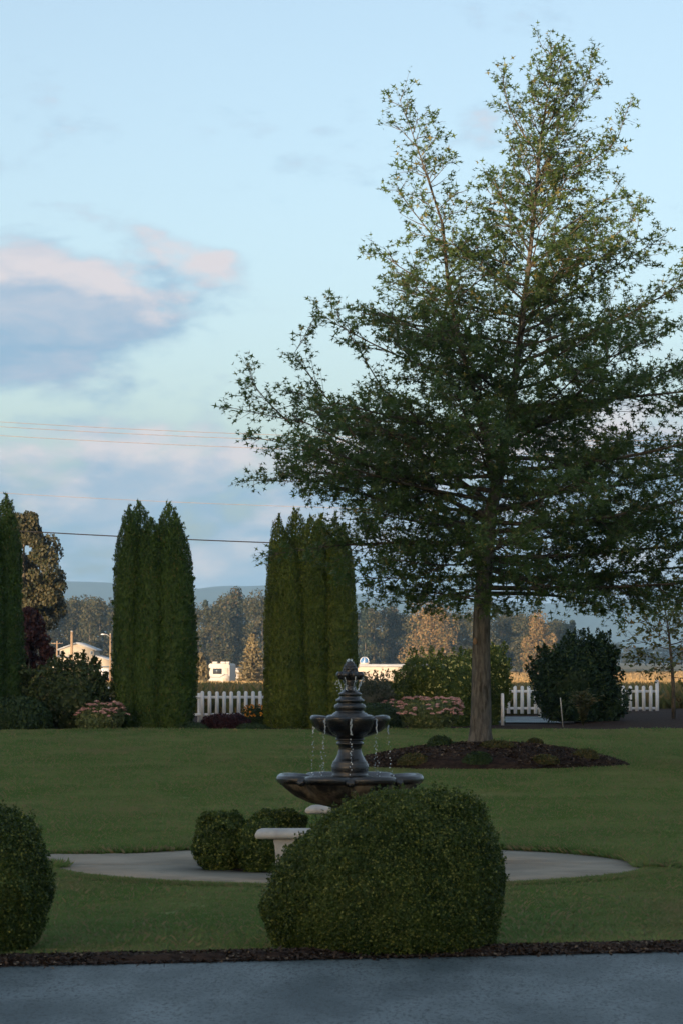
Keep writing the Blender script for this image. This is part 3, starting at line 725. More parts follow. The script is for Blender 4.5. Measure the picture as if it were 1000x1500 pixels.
def oak():
    d = OY; zb = mound_z(OX, OY) - 0.05
    root = thing('oak_tree', 'tall broad oak with bare straight trunk growing from a mulched mound', 'tree', (0, 0, 0))
    w = MB()
    line = [(703, 1092), (704, 1040), (704, 960), (705, 900), (709, 830), (716, 760), (733, 680), (747, 600), (758, 520), (770, 420), (781, 320), (790, 220), (800, 150), (812, 92)]
    L = [at(px, py, d) for px, py in line]; L[0].z = zb
    wid = [38, 30, 26.5, 25, 23.5, 20, 16, 12, 9.5, 7.5, 5.5, 4, 2.6, 1.2]
    r = [q / F * d / 2 for q in wid]
    # flare at the foot
    tw = MB(); P0 = L[0]
    tw.tube([P0, P0 + Vector((0, 0, 0.10)), P0 + Vector((0, 0, 0.28))] + L[1:], [r[0] * 1.25, r[0] * 0.98, r[0] * 0.85] + r[1:], 14)
    tw.build('trunk', M['bark'], root, smooth=True)
    # pale scar of a cut limb
    sc = MB(); c = at(695, 939, d - r[3] * 0.93); sc.ball((c.x, c.y, c.z), 0.05, 10, 6, (0.8, 0.5, 1.4)); o = sc.build('branch_scar', surf_mat('cut_wood', (0.22, 0.14, 0.08), (0.28, 0.18, 0.10), 20), root, smooth=True)
    H = [(76, 810, 832), (110, 794, 850), (150, 768, 874), (200, 756, 892), (250, 738, 905), (300, 700, 918), (350, 640, 950), (400, 590, 990), (450, 545, 1015), (500, 505, 1050),
         (550, 450, 1085), (600, 365, 1120), (650, 362, 1135), (700, 385, 1135), (750, 425, 1125), (800, 470, 1110), (850, 525, 1080), (880, 575, 1020), (898, 640, 930)]
    def hull(rows):
        rows = sorted(rows, key=lambda q: -q[0])
        return ([Z(q[0], d) for q in rows], [X(q[1], d) for q in rows], [X(q[2], d) for q in rows])
    pts = []
    grow(L[3:], None, hull(H), 100, 0.045, (-3, 22, 62), 14.0, 0.165, w, pts, 0.34, 5, 0.055, 0.17, 0.03, 1.12, 0.5)
    # second leader on the left
    L2 = [at(px, py, d - dd) for px, py, dd in ((722, 700, 0.1), (700, 600, 0.5), (672, 500, 0.8), (655, 410, 0.9), (648, 330, 0.9), (622, 250, 0.8), (593, 165, 0.7))]
    w.tube(L2, [0.075, 0.062, 0.05, 0.038, 0.026, 0.016, 0.005], 7, False)
    H2 = [(150, 588, 596), (200, 590, 614), (250, 592, 645), (300, 572, 690), (340, 548, 715), (400, 520, 745), (460, 480, 760), (520, 460, 760), (600, 450, 760), (660, 520, 760)]
    grow(L2, None, hull(H2), 30, 0.2, (18, 34, 60), 10.5, 0.21, w, pts, 0.42, 9, 0.03, 0.15, 0, 0.92, 0.45)
    # the low left limb with its upright sprigs, and a few loose sprigs on the right
    for seg in (((716, 770, 0), (600, 690, 0.4), (450, 620, 0.8), (332, 596, 0.9)), ((735, 700, 0), (640, 640, 0.3), (560, 570, 0.5), (482, 440, 0.6)),
                ((716, 780, 0), (600, 745, -.5), (470, 705, -.6), (352, 704, -.6)), ((722, 740, 0), (620, 665, -.5), (520, 605, -.8), (425, 572, -1.0)), ((716, 760, 0), (590, 700, 1.2), (480, 660, 1.8), (365, 640, 2.0)),
                ((520, 640, 0.6), (470, 570, 0.7), (430, 520, 0.8), (458, 470, 0.8)), ((425, 620, 0.6), (390, 590, 0.7), (370, 560, 0.8), (358, 522, 0.8)),
                ((712, 800, 0), (620, 790, 0.4), (480, 800, 0.8), (385, 815, 1.0)), ((800, 190, 0), (850, 150, 0), (862, 110, 0), (866, 70, 0)),
                ((795, 250, 0), (870, 250, 0.2), (905, 200, 0.2), (925, 140, 0.2)), ((790, 230, 0), (750, 180, 0.2), (740, 140, 0.2), (733, 103, 0.2)),
                ((775, 390, 0), (860, 380, 0.3), (920, 330, 0.3), (935, 300, 0.3)), ((716, 820, 0), (800, 830, -.4), (900, 850, -.8), (950, 880, -1.0)),
                ((706, 880, 0), (640, 868, -.6), (580, 862, -1.2), (535, 880, -1.8)), ((708, 870, 0), (790, 866, -1.0), (860, 880, -1.9), (915, 905, -2.6))):
        q = [at(a, b_, d - c_) for a, b_, c_ in seg]
        ln = sum((q[i + 1] - q[i]).length for i in range(3))
        w.tube(bez(q[0], q[1], q[2], 6)[:-1] + [q[2], q[3]], [0.05, 0.045, 0.038, 0.03, 0.022, 0.014, 0.004] if ln > 3 else [0.02, .018, .015, .012, .009, .006, .003], 5, False)
        R = random.Random(int(seg[0][0] + seg[3][0]))
        for i in range(int(ln * 15)):
            t = R.uniform(0.25, 1.0) * 3; k = min(int(t), 2); p = q[k].lerp(q[k + 1], t - k); dr = (q[k + 1] - q[k]).normalized()
            sp = 0.45 * (1 - t / 3) + 0.10
            v = (dr * 0.7 + Vector((R.gauss(0, .6), R.gauss(0, .6), R.gauss(.1, .5)))).normalized(); e2 = p + v * sp * R.uniform(0.5, 1.6)
            w.tube([p, e2], [0.006, 0.003], 3, False)
            pts.append((p.lerp(e2, 0.4), e2 + v * 0.12, 9 if sp > 0.25 else 5))
    w.build('branches', M['branch'], root, smooth=True)
    tw2 = MB()
    lf = twig_leaves(pts, 0.128, OAK, tw2)
    tag(tw2.build('twigs', M['branch'], root), kind='stuff')
    tag(lf.build('crown', M['oak'], root), kind='stuff')
    print('oak twigs', len(pts), 'leaves', len(lf.C))
oak()

# ------------------------------------------------------------------ shrubs
def rows_px(rows, d, zb, cx):
    """(py, left px, right px) -> (z above base, left, right) about cx"""
    return [(Z(py, d) - zb, X(a, d) - cx, X(b_, d) - cx) for py, a, b_ in rows]
def shrub(name, label, cat, d, base_py, rows, mat, n, size, tpl=LEAF, depth=0.9, lump=0.05, freq=3.0, inset=0.12, core=0.9, group=None, nj=0.6, up=None, seed=1, zb=None, hole=0, single=True, shoots=0, sr=0.16, sk=46):
    if zb is None: zb = 0.0
    cx = X((rows[len(rows) // 2][1] + rows[len(rows) // 2][2]) / 2, d)
    rw = rows_px(rows, d, zb, cx); zmin = min(r[0] for r in rw); rw = [(max(0, z - 0), l, r) for z, l, r in rw]
    lo = min(rw); rw.append((-0.02, lo[1] * 0.96, lo[2] * 0.96)) if lo[0] > 0.02 else None
    s = Shape(rw, depth, lump, freq, seed)
    mb = s.foliage(n, size, tpl, inset, core, nj, up, hole=hole, shoots=shoots, sr=sr, sk=sk)
    if single:
        o = mb.build(name, mat, None, loc=(cx, d, zb)); tag(o, label, cat, group); return o, s
    root = thing(name, label, cat, (cx, d, zb), 0, group)
    mb.build('foliage', mat, root)
    return root, s

# two clipped box bushes by the drive
shrub('box_bush', 'large rounded box bush with a sloping top before the fountain, beside the drive', 'bush', 22.2, 1403,
      [(1157, 598, 636), (1160, 574, 656), (1166, 548, 674), (1176, 522, 690), (1190, 496, 703), (1208, 466, 714), (1232, 436, 724), (1260, 411, 732), (1290, 397, 737), (1320, 391, 738), (1345, 391, 736), (1370, 397, 728), (1390, 406, 714), (1401, 414, 702)],
      M['box'], 150000, 0.0185, BOX, 0.8, 0.045, 4.2, 0.07, 0.94, nj=0.8, seed=3, shoots=700, sr=0.028, sk=12)
shrub('box_bush', 'tall round box bush standing beside the drive, away from the fountain', 'bush', 22.05, 1403,
      [(1162, -120, -80), (1168, -165, -30), (1180, -205, 5), (1200, -235, 38), (1225, -255, 58), (1260, -270, 74), (1300, -275, 77), (1335, -272, 73), (1365, -264, 64), (1390, -255, 50), (1403, -248, 42)],
      M['box'], 130000, 0.0185, BOX, 0.85, 0.045, 4.2, 0.07, 0.94, nj=0.8, seed=8, shoots=600, sr=0.028, sk=12)
# three small ones in the fountain bed
for i, (d, lab, rows) in enumerate((
        (30.45, 'small upright box shrub at the outer edge of the fountain bed', [(1188, 312, 345), (1194, 298, 356), (1210, 289, 362), (1235, 285, 364), (1258, 287, 362), (1274, 296, 354)]),
        (30.15, 'small leafy shrub standing beside the stone bench, in the fountain bed', [(1197, 366, 392), (1203, 356, 402), (1220, 348, 412), (1245, 347, 414), (1265, 352, 410), (1280, 360, 402)]),
        (31.6, 'loose leafy shrub growing behind the front stone bench', [(1185, 388, 425), (1190, 376, 436), (1200, 370, 441), (1220, 368, 443), (1245, 372, 440), (1262, 380, 430)]))):
    shrub('box_shrub', lab, 'shrub', d, rows[-1][0], rows, M['box'], 17000, 0.027, BOX, 0.95, 0.055, 6.0, 0.08, 0.88, nj=0.8, seed=20 + i, group='small shrubs in the fountain bed')

# ------------------------------------------------------------------ fountain
def fountain():
    fx, fy = X(512.5, 31.2), 31.2
    root = thing('fountain', 'dark tiered garden fountain with scalloped bowls and dripping water', 'fountain', (fx, fy, 0.018))
    d = 31.2
    zz = lambda py: Z(py, d) - 0.018
    rr = lambda w: w / 2 / F * d
    lob = lambda a: (1 - abs(math.sin(4 * a)) ** 0.8) ** 1.5          # 1 at the notch, eight lobes
    # lower basin
    zr = zz(1139)
    prof = [(0.10, zz(1186)), (0.16, zz(1184)), (0.24, zz(1180.5), .0), (0.40, zz(1175.5), .02), (0.55, zz(1166), .05), (0.66, zz(1154), .11), (0.705, zz(1147), .15),
            ]
    b1 = MB().lathe(prof, 128, lob).build('lower_basin', M['stained_stone'], root, smooth=True)
    rim = [(0.705, zz(1147), .15), (0.735, zz(1145.5), .17, .004), (0.755, zz(1141), .18, .010), (0.748, zz(1136.0), .18, .016), (0.715, zz(1133.5), .17, .020), (0.675, zz(1134.5), .15, .018), (0.64, zz(1139), .13, .006), (0.5, zz(1146), .05), (0.001, zz(1149))]
    MB().lathe(rim, 128, lob).build('basin_rim', M['black_stone'], b1, smooth=True)
    wl = [(0.001, zz(1138.6)), (0.3, zz(1138.6), 0), (0.648, zz(1138.6), .09)]
    MB().lathe(wl, 128, lob).build('water_surface', M['still'], b1, smooth=True)
    for k in range(8):                                          # shell ornaments in the notches
        orn = MB(); a = k * math.pi / 4; q = 0.675
        for s in (-1, 0, 1):
            ao = a + s * 0.035
            orn.ball((q * math.sin(ao), -q * math.cos(ao), zz(1144) - 0.008 * (s == 0)), 0.026, 8, 6, (1, 1, 1.2))
        orn.build('shell_ornament', M['black_stone'], b1, smooth=True)
    # lower pedestal (behind the bush)
    MB().lathe([(0.001, 0), (0.34, 0), (0.34, 0.07), (0.30, 0.09), (0.29, 0.13), (0.22, 0.16), (0.15, 0.24), (0.13, 0.36), (0.15, 0.46), (0.19, 0.52), (0.19, 0.56), (0.12, zz(1185))], 48).build('pedestal', M['stained_stone'], root, smooth=True)
    # upper baluster
    MB().lathe([(0.15, zz(1140)), (0.185, zz(1136)), (0.172, zz(1134)), (0.176, zz(1130)), (0.185, zz(1126)), (0.183, zz(1121)), (0.17, zz(1117)), (0.172, zz(1115.5)), (0.155, zz(1114)), (0.14, zz(1110)), (0.120, zz(1104)), (0.112, zz(1097)), (0.118, zz(1092)),
                (0.135, zz(1090)), (0.135, zz(1087.5)), (0.125, zz(1087)), (0.125, zz(1085)), (0.14, zz(1084)), (0.14, zz(1082)), (0.12, zz(1081))], 64).build('baluster', M['black_stone'], root, smooth=True)
    # middle basin
    p2 = [(0.10, zz(1083)), (0.13, zz(1081), 0), (0.16, zz(1079.5), .0), (0.24, zz(1076), .04), (0.32, zz(1071), .12), (0.38, zz(1063.5), .18), (0.40, zz(1057), .21), (0.412, zz(1052.5), .22, .004), (0.405, zz(1049), .22, .012), (0.385, zz(1047.6), .21, .016), (0.36, zz(1049), .19, .014), (0.33, zz(1051), .14, .004), (0.001, zz(1054))]
    b2 = MB().lathe(p2, 128, lob).build('upper_basin', M['black_stone'], root, smooth=True)
    MB().lathe([(0.001, zz(1050.4)), (0.338, zz(1050.4), .16)], 128, lob).build('water_surface', M['still'], b2)
    # ringed neck
    MB().lathe([(0.20, zz(1051.5)), (0.185, zz(1048)), (0.165, zz(1044.5)), (0.142, zz(1043)), (0.135, zz(1041.5)), (0.150, zz(1039)), (0.157, zz(1035.5)), (0.148, zz(1032)), (0.125, zz(1031)), (0.122, zz(1029.5)), (0.138, zz(1028)), (0.14, zz(1025)), (0.125, zz(1023.5)), (0.108, zz(1022)), (0.105, zz(1019)), (0.112, zz(1018)), (0.112, zz(1015.5)), (0.095, zz(1014)), (0.08, zz(1013)),
                (0.06, zz(1010)), (0.055, zz(1003)), (0.075, zz(997)), (0.06, zz(994))], 64).build('neck', M['black_stone'], root, smooth=True)
    lob3 = lambda a: (1 - abs(math.sin(4 * a))) ** 1.5
    b3 = MB().lathe([(0.05, zz(997)), (0.085, zz(996), .12), (0.122, zz(994.8), .26), (0.142, zz(991), .32), (0.144, zz(987), .32), (0.128, zz(983.8), .28), (0.10, zz(983.8), .12), (0.06, zz(985), 0), (0.001, zz(985))], 96, lob3).build('top_bowl', M['black_stone'], root, smooth=True)
    pin = MB().lathe([(0.066, zz(986)), (0.066, zz(982)), (0.060, zz(978)), (0.048, zz(973.5)), (0.032, zz(970)), (0.014, zz(968)), (0.001, zz(967.4))], 32, lambda a: abs(math.sin(5 * a)))
    fin = pin.build('finial', M['black_stone'], root, smooth=True)
    sc = MB()
    for r_ in range(4):
        for k in range(9):
            a = 2 * math.pi * (k + 0.5 * (r_ % 2)) / 9; q = (0.064, 0.058, 0.047, 0.03)[r_]
            sc.ball((q * math.sin(a), -q * math.cos(a), zz(983 - r_ * 3.6)), 0.015, 6, 4, (1, 1, 1.5))
    sc.build('scales', M['black_stone'], fin, smooth=True)
    # water: drops falling from the eight notches, rivulets off the top bowl, a small splash on the tip
    R = random.Random(4)
    for k in range(8):
        a = k * math.pi / 4 + 0.02; mb = MB(); r0 = 0.405 * (1 - 0.02)
        r0 = 0.41 if k % 2 == 0 else 0.40
        z0 = zz(1053); z1 = zz(1137)
        t = 0.0; 
        while t < 1:
            z = z0 + (z1 - z0) * t; off = 0.012 + 0.05 * t * R.uniform(0.85, 1.1) * (0.3 + 0.7 * (k % 3) / 2)
            rr_ = r0 * 0.80 + off + 0.02
            j = 0.006 + 0.012 * t
            st = 2.6 if t < 0.25 else 1.35
            mb.ball((rr_ * math.sin(a) + R.gauss(0, j * 0.6), -rr_ * math.cos(a) + R.gauss(0, j * .6), z), R.uniform(0.0034, 0.0064), 6, 4, (1, 1, st))
            t += R.uniform(0.012, 0.024) if t < 0.25 else R.uniform(0.022, 0.085)
        tag(mb.build('water_stream', M['water'], root, smooth=True), kind='stuff')
    for k in range(8):
        a = k * math.pi / 4 + 0.39; mb = MB()
        L = []; q0 = 0.135
        for i in range(7):
            t = i / 6; L.append(((q0 - 0.05 * t + R.uniform(-.012, .012)) * math.sin(a + R.uniform(-.08, .08)), -(q0 - 0.05 * t + R.uniform(-.012, .012)) * math.cos(a), zz(991 + 21 * t)))
        mb.tube(L, [R.uniform(0.0015, 0.005) for _ in L], 5)
        for _ in range(5): mb.ball((0.12 * math.sin(a) + R.gauss(0, .012), -0.12 * math.cos(a), zz(R.uniform(996, 1012))), R.uniform(.003, .006), 6, 4)
        tag(mb.build('water_rivulet', M['water'], root, smooth=True), kind='stuff')
    mb = MB()
    for _ in range(16): mb.ball((R.gauss(0, .014), R.gauss(0, .014), zz(R.uniform(966, 970))), R.uniform(.005, .010), 6, 4)
    tag(mb.build('water_bubble', M['water'], root, smooth=True), kind='stuff')
fountain()

# ------------------------------------------------------------------ benches
def bench(label, cx, cy, length, rz, top):
    root = thing('stone_bench', label, 'bench', (cx, cy, 0.016), rz)
    h = top - 0.016; t = 0.085; dp = 0.42
    # slab with rounded edge
    mb = MB(); n = 7; V = []; Fc = []
    ring = []
    prof = [(0.06, 0.0), (0.012, 0.006), (0.0, 0.022), (0.0, 0.046), (0.014, 0.066), (0.05, 0.082), (0.09, 0.086)]
    for ins, z in prof:
        a, b_ = length / 2 - ins, dp / 2 - ins
        ring.append([(-a, -b_), (a, -b_), (a, b_), (-a, b_)]); V += [(x, y, h - t + z) for x, y in ring[-1]]
    for i in range(len(prof) - 1):
        for k in range(4):
            k2 = (k + 1) % 4; Fc.append((i * 4 + k, i * 4 + k2, i * 4 + 4 + k2, i * 4 + 4 + k))
    Fc.append((3, 2, 1, 0)); m_ = (len(prof) - 1) * 4; Fc.append((m_, m_ + 1, m_ + 2, m_ + 3))
    mb.add(V, Fc).build('seat', M['bench'], root, bevel=0.008)
    for s in (-1, 1):
        x = s * (length / 2 - 0.27); lb = MB()
        pr = [(0.10, 0), (0.10, 0.05), (0.085, 0.07), (0.08, 0.2), (0.09, h - t - 0.06), (0.10, h - t - 0.03), (0.10, h - t + 0.002)]
        V = []; Fc = []
        for hw, z in pr: V += [(x - hw, -0.15, z), (x + hw, -0.15, z), (x + hw, 0.15, z), (x - hw, 0.15, z)]
        for i in range(len(pr) - 1):
            for k in range(4):
                k2 = (k + 1) % 4; Fc.append((i * 4 + k, i * 4 + k2, i * 4 + 4 + k2, i * 4 + 4 + k))
        Fc += [(3, 2, 1, 0), (len(V) - 4, len(V) - 3, len(V) - 2, len(V) - 1)]
        lb.add(V, Fc).build('leg', M['bench'], root, bevel=0.006)
L_ = 1.15
bench('pale stone bench behind the sloping box bush, in front of the fountain', X(374, 29.0) + L_ / 2, 29.15, L_, 0.0, 0.478)
bench('pale stone bench on the lawn side, behind the fountain', X(449, 33.6) + 0.5, 33.65, 1.0, math.radians(-4), 0.485)

# ------------------------------------------------------------------ arborvitae
def arb_mesh(seed, mat, n=23000):
    rows = [(0, -.42, .42), (.03, -.5, .5), (.12, -.55, .55), (.3, -.54, .54), (.5, -.51, .51), (.65, -.48, .48), (.78, -.43, .43), (.88, -.335, .335), (.95, -.215, .215), (.985, -.10, .10), (1.0, -.012, .012)]
    rows = [(z * 6.6, l * 1.0, r * 1.0) for z, l, r in rows]
    s = Shape(rows, 0.95, 0.065, 2.6, seed, 0.22)
    mb = s.foliage(n, 0.088, SPRAY, 0.12, 0.9, 0.6, (0.5, 1.4), 0.3, shoots=130, sr=0.07, sk=14)
    k = 14                                                      # wispy leading shoots
    P = np.stack([rng.normal(0, .03, k), rng.normal(0, .03, k), 6.5 + rng.random(k) * 0.16], 1)
    leaves(mb, P, rng.normal(0, 1, (k, 3)), 0.16, SPRAY, np.tile((0, 0, 1.5), (k, 1)), 0.3, 0.3)
    me = mb.mesh('arborvitae_foliage'); me.materials.append(mat); return me
arbA = [arb_mesh(s, M['arb']) for s in (31, 32, 33)]; arbB = [arb_mesh(s, M['arb_gold']) for s in (41, 42)]
tr_me = MB().tube([(0, 0, 0), (0, 0, 3.0), (0, 0, 5.5)], [0.09, 0.06, 0.02], 8).mesh('arborvitae_trunk', True); tr_me.materials.append(M['branch'])
def arb(px, top, wpx, d, me, label, group):
    h = Z(top, d); w = wpx / F * d
    root = thing('arborvitae_tree', label, 'evergreen', (X(px, d), d, 0.0), rng.uniform(0, 6.28), group)
    o = link(bpy.data.objects.new('foliage', me), root); t = link(bpy.data.objects.new('trunk', tr_me), root)
    sx = w / 1.1; root.scale = (sx, sx, h / 6.66)
g1 = 'columnar evergreens beside the red leaved tree'; g2 = 'columnar evergreens between rhododendron and white pickets'; g3 = 'columnar evergreens behind the fountain'
arb(8, 722, 60, 92.5, arbA[0], 'tall dark columnar evergreen beside the red leaved tree', g1)
arb(-22, 752, 62, 91.8, arbA[1], 'dark columnar evergreen on the outer side of the pair near the red leaved tree', g1)
for i, (px, top, w, d) in enumerate(((190, 739, 56, 92.6), (203, 734, 58, 93.4), (222, 757, 60, 92.3), (234, 760, 52, 93.2), (247, 735, 56, 93.6), (257, 752, 66, 92.2), (266, 900, 50, 92.0))):
    if i == 6: continue
    arb(px, top, w, d, arbA[i % 3], {0: 'dark columnar evergreen on the rhododendron side of its clump', 4: 'tall pointed evergreen at the back of the clump, on its picket fence side', 5: 'dark columnar evergreen nearest the white pickets, in the clump by the rhododendron'}.get(i, 'dark green columnar evergreen inside the clump between rhododendron and white picket fence'), g2)
for i, (px, top, w, d) in enumerate(((408, 753, 46, 92.6), (432, 745, 60, 93.4), (421, 800, 62, 92.1), (455, 755, 62, 92.4), (470, 752, 56, 93.4), (490, 760, 62, 92.6), (503, 766, 42, 93.4))):
    arb(px, top, w, d, arbB[i % 2], {0: 'slim evergreen on the white picket side of the clump behind the fountain', 6: 'slim evergreen on the long cream building side of the clump behind the fountain'}.get(i, 'yellow green columnar evergreen inside the clump behind the fountain'), g3)

# ------------------------------------------------------------------ picket fences
def fence(label, d, px0, px1, base_py, top_py, endpost=None, zb=None, first=0.0, posts=()):
    zb = Z(base_py, d) if zb is None else zb; top = Z(top_py, d); h = top - zb
    root = thing('picket_fence', label, 'fence', (X(px0, d), d, zb))
    wd = 0.118; sp = 0.232; ln = X(px1, d) - X(px0, d)
    pts = [(-wd / 2, 0.03), (wd / 2, 0.03), (wd / 2, h - 0.045), (wd * 0.36, h - 0.014), (0.02, h), (-0.02, h), (-wd * 0.36, h - 0.014), (-wd / 2, h - 0.045)]
    pm = MB().prism(pts, -0.045, -0.022).mesh('picket'); pm.materials.append(M['white'])
    x = first
    while x < ln:
        o = link(bpy.data.objects.new('picket', pm), root); o.location = (x, random.uniform(-.003, .003), random.uniform(-.008, .008)); o.rotation_euler.y = random.uniform(-.012, .012)
        x += sp
    for z in (0.17, h - 0.235): MB().box(-0.1, ln + 0.02, -0.02, 0.02, z, z + 0.085).build('rail', M['white'], root)
    for q in posts:
        MB().box(X(q, d) - X(px0, d) - 0.05, X(q, d) - X(px0, d) + 0.05, 0.022, 0.12, -0.08, h - 0.06).build('post', M['white'], root)
    if endpost:
        hp = Z(endpost, d) - zb; e = ln + 0.08
        p = MB().box(e - 0.055, e + 0.055, -0.055, 0.055, -0.08, hp - 0.09).build('post', M['white'], root)
        MB().prism([(e - .075, hp - .09), (e + .075, hp - .09), (e + .075, hp - .065), (e, hp), (e - .075, hp - .065)], -0.07, 0.07).build('post_cap', M['white'], p)
    return root
fence('white picket fence behind the burgundy shrub, between two evergreen clumps', 101.0, 286, 396, 1056.5, 1012.5, posts=(292, 392), first=0.24)
fence('white picket fence on the bank past the dark leafy bush, with a capped end post', 108.0, 724, 958, 1046.5, 1004.5, endpost=995, zb=0.14, posts=(728, 790, 850, 905))
root = fence('short piece of white picket fence behind the rhododendron', 100.0, 150, 166, 1056, 1006)
d = 96.0
o = MB().prism([(-.05, -.05), (.05, -.05), (.05, .93), (.03, .97), (-.03, .97), (-.05, .93)], -0.04, 0.04).build('marker_post', M['white'], loc=(X(735, d), d, 0.03)); tag(o, 'single white wooden post standing beside the flowering bush in front of the fence', 'post')
d = 93.5; a = at(824, 1060, d); c = at(820, 1022, d); a.z = bank_z(a.x, a.y) - 0.03
o = MB().tube([a, c], 0.015, 8).build('garden_stake', M['bench'], smooth=True); tag(o, 'thin pale garden stake leaning in front of the dark leafy bush', 'stake')

# ------------------------------------------------------------------ planting along the fence
shrub('rhododendron_bush', 'large dark rhododendron bush behind the pink sedum clump', 'bush', 92.5, 1070,
      [(970, 85, 118), (975, 66, 135), (985, 48, 148), (1000, 38, 155), (1020, 36, 159), (1040, 42, 160), (1055, 52, 150), (1068, 62, 140)], M['rhodo'], 5200, 0.13, LEAF, 0.8, 0.13, 1.6, 0.22, 0.86, nj=0.8, seed=51, shoots=70)
shrub('grassy_shrub', 'low mounded green shrub beside the tall evergreen and rhododendron', 'shrub', 91.2, 1073,
      [(1021, 0, 30), (1026, -25, 55), (1036, -40, 68), (1050, -46, 76), (1066, -44, 76), (1073, -40, 72)], M['lowgreen'], 7000, 0.11, LEAF, 0.8, 0.06, 2.4, 0.15, 0.9, up=(0.5, 1.2), seed=52)
def sedum(label, d, base, rows, n_heads, seed):
    root, s = shrub('sedum_clump', label, 'flowering plant', d, base, rows, M['sedum'], 2600, 0.07, ROUND, 0.85, 0.05, 3, 0.15, 0.82, up=(0.5, 1.3), seed=seed, single=False)
    mb = MB(); z, th = s.sample(n_heads * 6); P, N = s.surf(z, th); zz_ = s.z[-1]
    keep = (P[:, 2] > zz_ * 0.5); P = P[keep][:n_heads]; N = N[keep][:n_heads]
    for p, nn in zip(P, N):
        k = 26; a = rng.uniform(0, 6.283, k); r = np.sqrt(rng.random(k)) * rng.uniform(0.05, 0.085)
        Q = p + nn * 0.07 + np.stack([r * np.cos(a), r * np.sin(a), 0.035 * (1 - (r / .085) ** 2)], 1)
        leaves(mb, Q, np.tile(nn * 0.6 + np.array([0, 0, 0.5]), (k, 1)), 0.045, ROUND, None, nj=0.5)
    o = mb.build('flower_heads', M['pink'], root); tag(o, 'flat dusty pink flower heads', kind='stuff')
sedum('pink flowering sedum clump at the foot of the rhododendron', 91.3, 1072, [(1031, 148, 168), (1037, 128, 176), (1046, 114, 181), (1058, 110, 180), (1068, 116, 175), (1072, 122, 170)], 75, 53)
sedum('broad pink flowering sedum clump beside the oak trunk and yellow flowered bush', 91.4, 1068, [(1025, 604, 660), (1029, 592, 670), (1038, 587, 673), (1050, 589, 671), (1060, 594, 664), (1068, 600, 655)], 120, 54)
sedum('small faded sedum clump between the clipped low shrub and the broad pink sedum', 94.0, 1060, [(1028, 570, 580), (1034, 562, 590), (1044, 558, 594), (1056, 560, 592)], 30, 55)
shrub('barberry_shrub', 'low burgundy leaved shrub in front of the white pickets', 'shrub', 92.0, 1071, [(1046, 318, 345), (1050, 303, 358), (1058, 296, 366), (1066, 298, 364), (1070, 302, 360)], M['burgundy'], 3600, 0.07, LEAF, 0.8, 0.07, 3.2, 0.14, 0.82, nj=0.8, up=(.6, 1.0), seed=56)
shrub('low_plant', 'low green ground plant at the foot of the evergreens beside the burgundy shrub', 'plant', 91.4, 1071, [(1059, 275, 290), (1063, 266, 302), (1070, 262, 308)], M['lowgreen'], 1500, 0.06, LEAF, 0.7, 0.04, 4, 0.08, 0.85, up=(.5, 1), seed=57)
shrub('low_plant', 'low green ground plant spreading below the orange flowers', 'plant', 91.3, 1071, [(1060, 362, 380), (1064, 352, 392), (1070, 346, 398)], M['lowgreen'], 1500, 0.06, LEAF, 0.7, 0.04, 4, 0.08, 0.85, up=(.5, 1), seed=58)
root, s = shrub('coneflower_clump', 'orange flowering clump in front of the white pickets, beside the burgundy shrub', 'flowering plant', 93.0, 1066, [(1034, 366, 382), (1040, 358, 392), (1050, 355, 396), (1064, 358, 394)], M['lowgreen'], 1800, 0.07, LEAF, 0.8, 0.05, 3, 0.15, 0.8, up=(.6, 1.1), seed=59, single=False)
z, th = s.sample(260); P, N = s.surf(z, th); k = P[:, 2] > s.z[-1] * 0.5; P = P[k]; N = N[k]
tag(leaves(MB(), P + N * 0.02, N, 0.07, ROUND, None, nj=0.4).build('flowers', M['orange'], root), 'small orange daisy flowers', kind='stuff')
shrub('spirea_shrub', 'pale greyish leaved shrub in front of the long cream building', 'shrub', 98.0, 1060, [(996, 552, 562), (1001, 532, 574), (1010, 522, 586), (1025, 520, 590), (1045, 524, 590), (1058, 528, 588)], M['greygreen'], 4200, 0.085, LEAF, 0.8, 0.16, 1.9, 0.3, 0.8, nj=0.9, seed=60, shoots=60)
shrub('clipped_shrub', 'low rounded dark green shrub behind the fountain bowls', 'shrub', 92.3, 1066, [(1030, 525, 560), (1034, 510, 574), (1042, 500, 584), (1055, 498, 588), (1065, 500, 588)], M['lowgreen'], 5200, 0.07, LEAF, 0.8, 0.05, 2.5, 0.1, 0.9, seed=61)
# yellow flowered bushes
for (lab, d, rows, sd, nf) in (('broad leafy bush dotted with pale yellow flowers behind the pink sedum', 95.5, [(962, 612, 668), (966, 597, 690), (976, 586, 704), (992, 580, 710), (1012, 579, 710), (1035, 583, 706), (1058, 592, 700)], 62, 60),
                               ('smaller yellow flowered leafy bush on the marker post side of the oak trunk', 96.5, [(948, 705, 722), (956, 694, 733), (970, 688, 741), (990, 686, 746), (1012, 688, 744), (1035, 692, 738), (1058, 698, 730)], 63, 34)):
    root, s = shrub('flowering_bush', lab, 'bush', d, 1062, rows, M['yellowbush'], 9500, 0.09, LEAF, 0.8, 0.10, 1.8, 0.2, 0.88, nj=0.8, seed=sd, single=False, shoots=70)
    z, th = s.sample(nf * 4); P, N = s.surf(z, th); k = P[:, 2] > s.z[-1] * 0.45; P = P[k]; N = N[k]
    mb = MB()
    for p, nn in zip(P, N):
        kk = 5; leaves(mb, np.tile(p + nn * 0.06, (kk, 1)) + rng.normal(0, .02, (kk, 3)), np.tile(nn, (kk, 1)), 0.05, ROUND, None, nj=0.5)
    tag(mb.build('flowers', M['yellow'], root), 'small pale yellow flowers', kind='stuff')
